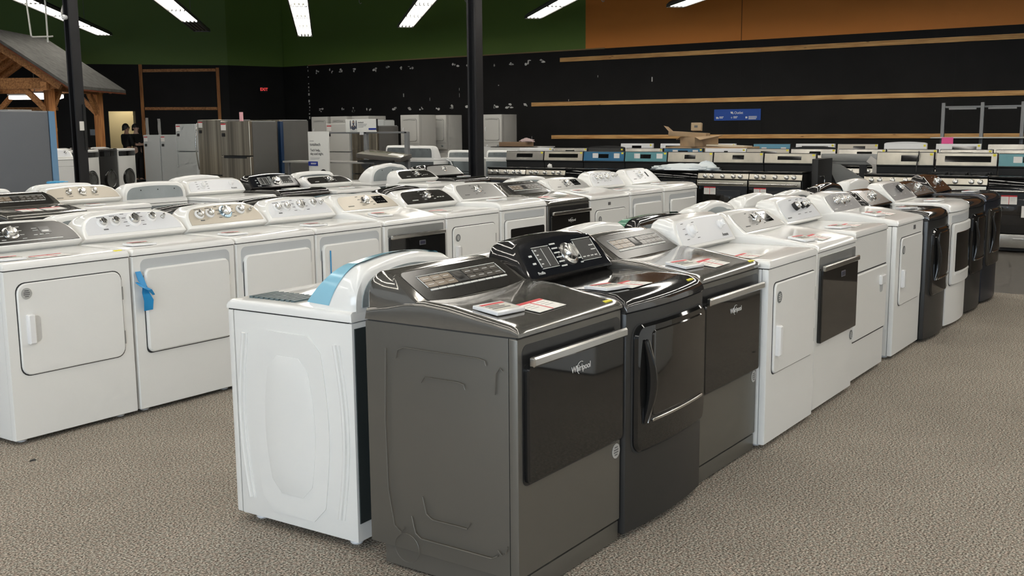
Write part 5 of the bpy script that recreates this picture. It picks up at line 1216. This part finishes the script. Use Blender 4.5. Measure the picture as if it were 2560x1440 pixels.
# ------------------------------------------------------------------ two people in the doorway
def skin_mesh(name, pts, edges, m, parent=None, sub=2):
    me = bpy.data.meshes.new(name); me.from_pydata([p[:3] for p in pts], edges, []); me.materials.append(m)
    o = bpy.data.objects.new(name, me); COL.objects.link(o)
    sk = o.modifiers.new('skin', 'SKIN'); 
    for i, p in enumerate(pts): me.skin_vertices[0].data[i].radius = (p[3], p[4] if len(p) > 4 else p[3])
    me.skin_vertices[0].data[0].use_root = True
    sk.use_smooth_shade = True
    s = o.modifiers.new('sub', 'SUBSURF'); s.levels = sub; s.render_levels = sub
    dg = bpy.context.evaluated_depsgraph_get(); em = bpy.data.meshes.new_from_object(o.evaluated_get(dg))
    o.modifiers.clear(); o.data = em; em.name = name
    em.polygons.foreach_set('use_smooth', [True]*len(em.polygons))
    if parent is not None: o.parent = parent
    return o
def person(label, loc, rz, skin, fold, hairback):
    r = empty('person', loc, rz); tag(r, label, 'person', 'two people by the doorway')
    # faces -y. arms folded or hanging
    if fold: arm = lambda s: [(s*.19, .0, 1.42, .055), (s*.245, -.03, 1.16, .043), (s*.05, -.20, 1.14, .036), (-s*.08, -.20, 1.17, .032)]
    else: arm = lambda s: [(s*.19, .0, 1.42, .055), (s*.25, .02, 1.14, .043), (s*.22, -.10, .93, .036), (s*.20, -.13, .84, .030)]
    P = [(0, 0, .95, .14, .10), (0, 0, 1.15, .13, .095), (0, .0, 1.36, .155, .10), (0, .005, 1.47, .075, .065), (0, -.005, 1.55, .052, .052), (0, -.01, 1.615, .070, .085), (0, -.008, 1.70, .072, .090)]
    Eg = [(0, 1), (1, 2), (2, 3), (3, 4), (4, 5), (5, 6)]
    for s in (-1, 1):
        i = len(P); P += arm(s); Eg += [(2, i), (i, i+1), (i+1, i+2), (i+2, i+3)]
        i = len(P); P += [(s*.095, 0, .86, .092), (s*.10, -.01, .50, .062), (s*.105, .01, .10, .044), (s*.11, -.12, .045, .038)]; Eg += [(0, i), (i, i+1), (i+1, i+2), (i+2, i+3)]
    bd = skin_mesh('body', P, Eg, skin, r)
    g = .018
    Q = [(0, 0, .86, .150, .112), (0, 0, 1.15, .145, .11), (0, 0, 1.36, .17, .115), (0, .005, 1.46, .10, .085)]; E2 = [(0, 1), (1, 2), (2, 3)]
    for s in (-1, 1):
        a = arm(s); i = len(Q); Q += [(x, y, z, rad+g) for x, y, z, rad in a[:2]]+[(a[1][0]*.55+a[2][0]*.45, a[1][1]*.55+a[2][1]*.45, a[1][2]*.55+a[2][2]*.45, a[2][3]+g)]; E2 += [(2, i), (i, i+1), (i+1, i+2)]
    skin_mesh('shirt', Q, E2, CLOTH, r)
    Q = [(0, 0, 1.02, .140, .104), (0, 0, .92, .152, .112)]; E2 = [(0, 1)]
    for s in (-1, 1):
        i = len(Q); Q += [(s*.098, 0, .84, .108), (s*.10, -.01, .50, .080), (s*.105, .01, .10, .066)]; E2 += [(1, i), (i, i+1), (i+1, i+2)]
    skin_mesh('trousers', Q, E2, CLOTH, r)
    for s in (-1, 1): MB().box(s*.11-.05, s*.11+.05, -.20, .09, 0, .09, .025).obj('shoe', mat('shoe', (.03, .03, .03), .5), r)
    h = MB(); rings = []
    for j in range(9):
        b = PI*.5*j/8
        rings.append([(.098*math.cos(b*.98)*math.cos(a), .012+(.118*math.cos(b*.98))*math.sin(a)*(1 if math.sin(a) > 0 else .80), 1.665+.128*math.sin(b)-(.10*max(0, math.sin(a)) if j == 0 else 0)) for a in [2*PI*i/20 for i in range(20)]])
    h.loft(rings).obj('hair', HAIR, r)
    nz = MB().loft([[(-.016, -.095, 1.615), (.016, -.095, 1.615), (.006, -.10, 1.675), (-.006, -.10, 1.675)], [(-.010, -.122, 1.618), (.010, -.122, 1.618), (.004, -.105, 1.67), (-.004, -.105, 1.67)]]).obj('nose', skin, bd)
    for s in (-1, 1):
        MB().lathe((s*.032, -.094, 1.67), (0, -1, 0), [(0, .013), (.006, .010), (.008, .003)], 10).obj('eye', HAIR, bd)
        MB().lathe((s*.082, .01, 1.645), (s, 0, 0), [(-.01, .03), (.012, .026), (.016, .01)], 10).obj('ear', skin, bd)
    MB().box(-.026, .026, -.096, -.088, 1.575, 1.585, .003).obj('mouth', mat('lips', (.3, .12, .1), .5), bd)
    for s in (-1, 1):
        a = arm(s); w0, w1 = Vector(a[2][:3]), Vector(a[3][:3]); dh = (w1-w0).normalized(); sd = dh.cross(Vector((0, 1, .3))).normalized(); m = MB()
        for k in range(4): m.tube([w1-dh*.01+sd*(.018*(k-1.5)), w1+dh*.045+sd*(.019*(k-1.5)), w1+dh*(.07-.006*abs(k-1.5))+sd*(.017*(k-1.5))+Vector((0, .012, 0))], [.010, .009, .007], 7)
        m.tube([w1-dh*.015+sd*.03, w1+dh*.025+sd*.05], [.010, .008], 7); m.obj('fingers', skin, bd)
    return r
dc = (d0+d1)/2
person('person in black with dark cropped hair, back turned, in front of the doorway', (19.60, 27.90, 0), angw+PI+2.2, SKIN, True, True)
person('person in black facing left, arms folded, at the right side of the doorway', (20.02, 28.02, 0), angw+PI+.9, SKIN2, True, False)
# loose bits
o = MB().box(-.03, .03, -.02, .02, 0, .16, .004).obj('price_flag', mat('pink flag', (.85, .45, .48), .5)); o.location = (12.7, 14.72, 1.706); o.rotation_euler = (0, 0, -PI/2); tag(o, 'small pink paper flag standing on top of the stainless refrigerator', 'flag')
for (s, t, lb) in [(2.62, 4.62, 'small dark scrap on the carpet before the first middle-row dryer'), (3.70, 4.45, 'tiny dark scrap on the carpet before the second middle-row dryer'), (6.75, .95, 'tiny dark scrap on the carpet at the right of the aisle')]:
    o = MB().loft([[(-.018, -.006, 0), (.016, -.010, 0), (.022, .006, 0), (-.006, .012, 0)], [(-.014, -.004, .006), (.012, -.007, .004), (.016, .004, .007), (-.004, .008, .005)]]).obj('debris', BLACKM); o.location = (s, t, .0); tag(o, lb, 'debris')

# ------------------------------------------------------------------ light, world, camera
w = bpy.data.worlds.new('World'); SC.world = w; w.use_nodes = True
w.node_tree.nodes['Background'].inputs['Color'].default_value = (.86, .93, 1.0, 1); w.node_tree.nodes['Background'].inputs['Strength'].default_value = .46
def area(name, loc, target, sx, sy, power, col):
    l = bpy.data.lights.new(name, 'AREA'); l.shape = 'RECTANGLE'; l.size = sx; l.size_y = sy; l.energy = power; l.color = col
    o = bpy.data.objects.new(name, l); COL.objects.link(o); o.location = loc
    o.rotation_euler = (Vector(target)-Vector(loc)).to_track_quat('-Z', 'Y').to_euler(); return o
area('storefront_daylight', (-9, -1.5, 2.3), (3, 4, .8), 9, 3.4, 900, (.74, .87, 1.0))
q = (d0+d1)/2+back_n*.95+dirw*.2; area('back_room_fill', (q.x, q.y, 2.55), (q.x, q.y, 0), 1.6, .5, 26, (1, .93, .8))  # added fill light that brightens the room beyond the doorway
cam = bpy.data.cameras.new('camera'); co = bpy.data.objects.new('camera', cam); COL.objects.link(co); SC.camera = co
cam.sensor_fit = 'HORIZONTAL'; cam.sensor_width = 36; cam.lens = 36*2622/2560; cam.clip_end = 200
p, r, yaw = math.radians(8.65), math.radians(-.49), math.radians(55)
rot = lambda v: Vector((v[0]*math.cos(yaw)+v[1]*math.sin(yaw), -v[0]*math.sin(yaw)+v[1]*math.cos(yaw), v[2]))
fw = Vector((0, math.cos(p), -math.sin(p))); rt = Vector((1, 0, 0)); u = Vector((0, math.sin(p), math.cos(p)))
ri = rt*math.cos(r)+u*math.sin(r); ui = u*math.cos(r)-rt*math.sin(r)
ri, ui, bk = rot(ri), rot(ui), -rot(fw)
co.matrix_world = Matrix(((ri.x, ui.x, bk.x, 0), (ri.y, ui.y, bk.y, 0), (ri.z, ui.z, bk.z, 1.539), (0, 0, 0, 1)))
SC.view_settings.view_transform = 'Standard'; SC.view_settings.look = 'None'; SC.view_settings.exposure = -0.33
SC.cycles.use_denoising = True
SC.cycles.max_bounces = 6; SC.cycles.diffuse_bounces = 3; SC.cycles.glossy_bounces = 3; SC.cycles.transmission_bounces = 2
SC.cycles.use_adaptive_sampling = True; SC.cycles.adaptive_threshold = .10; SC.cycles.adaptive_min_samples = 12
SC.cycles.caustics_reflective = False; SC.cycles.caustics_refractive = False
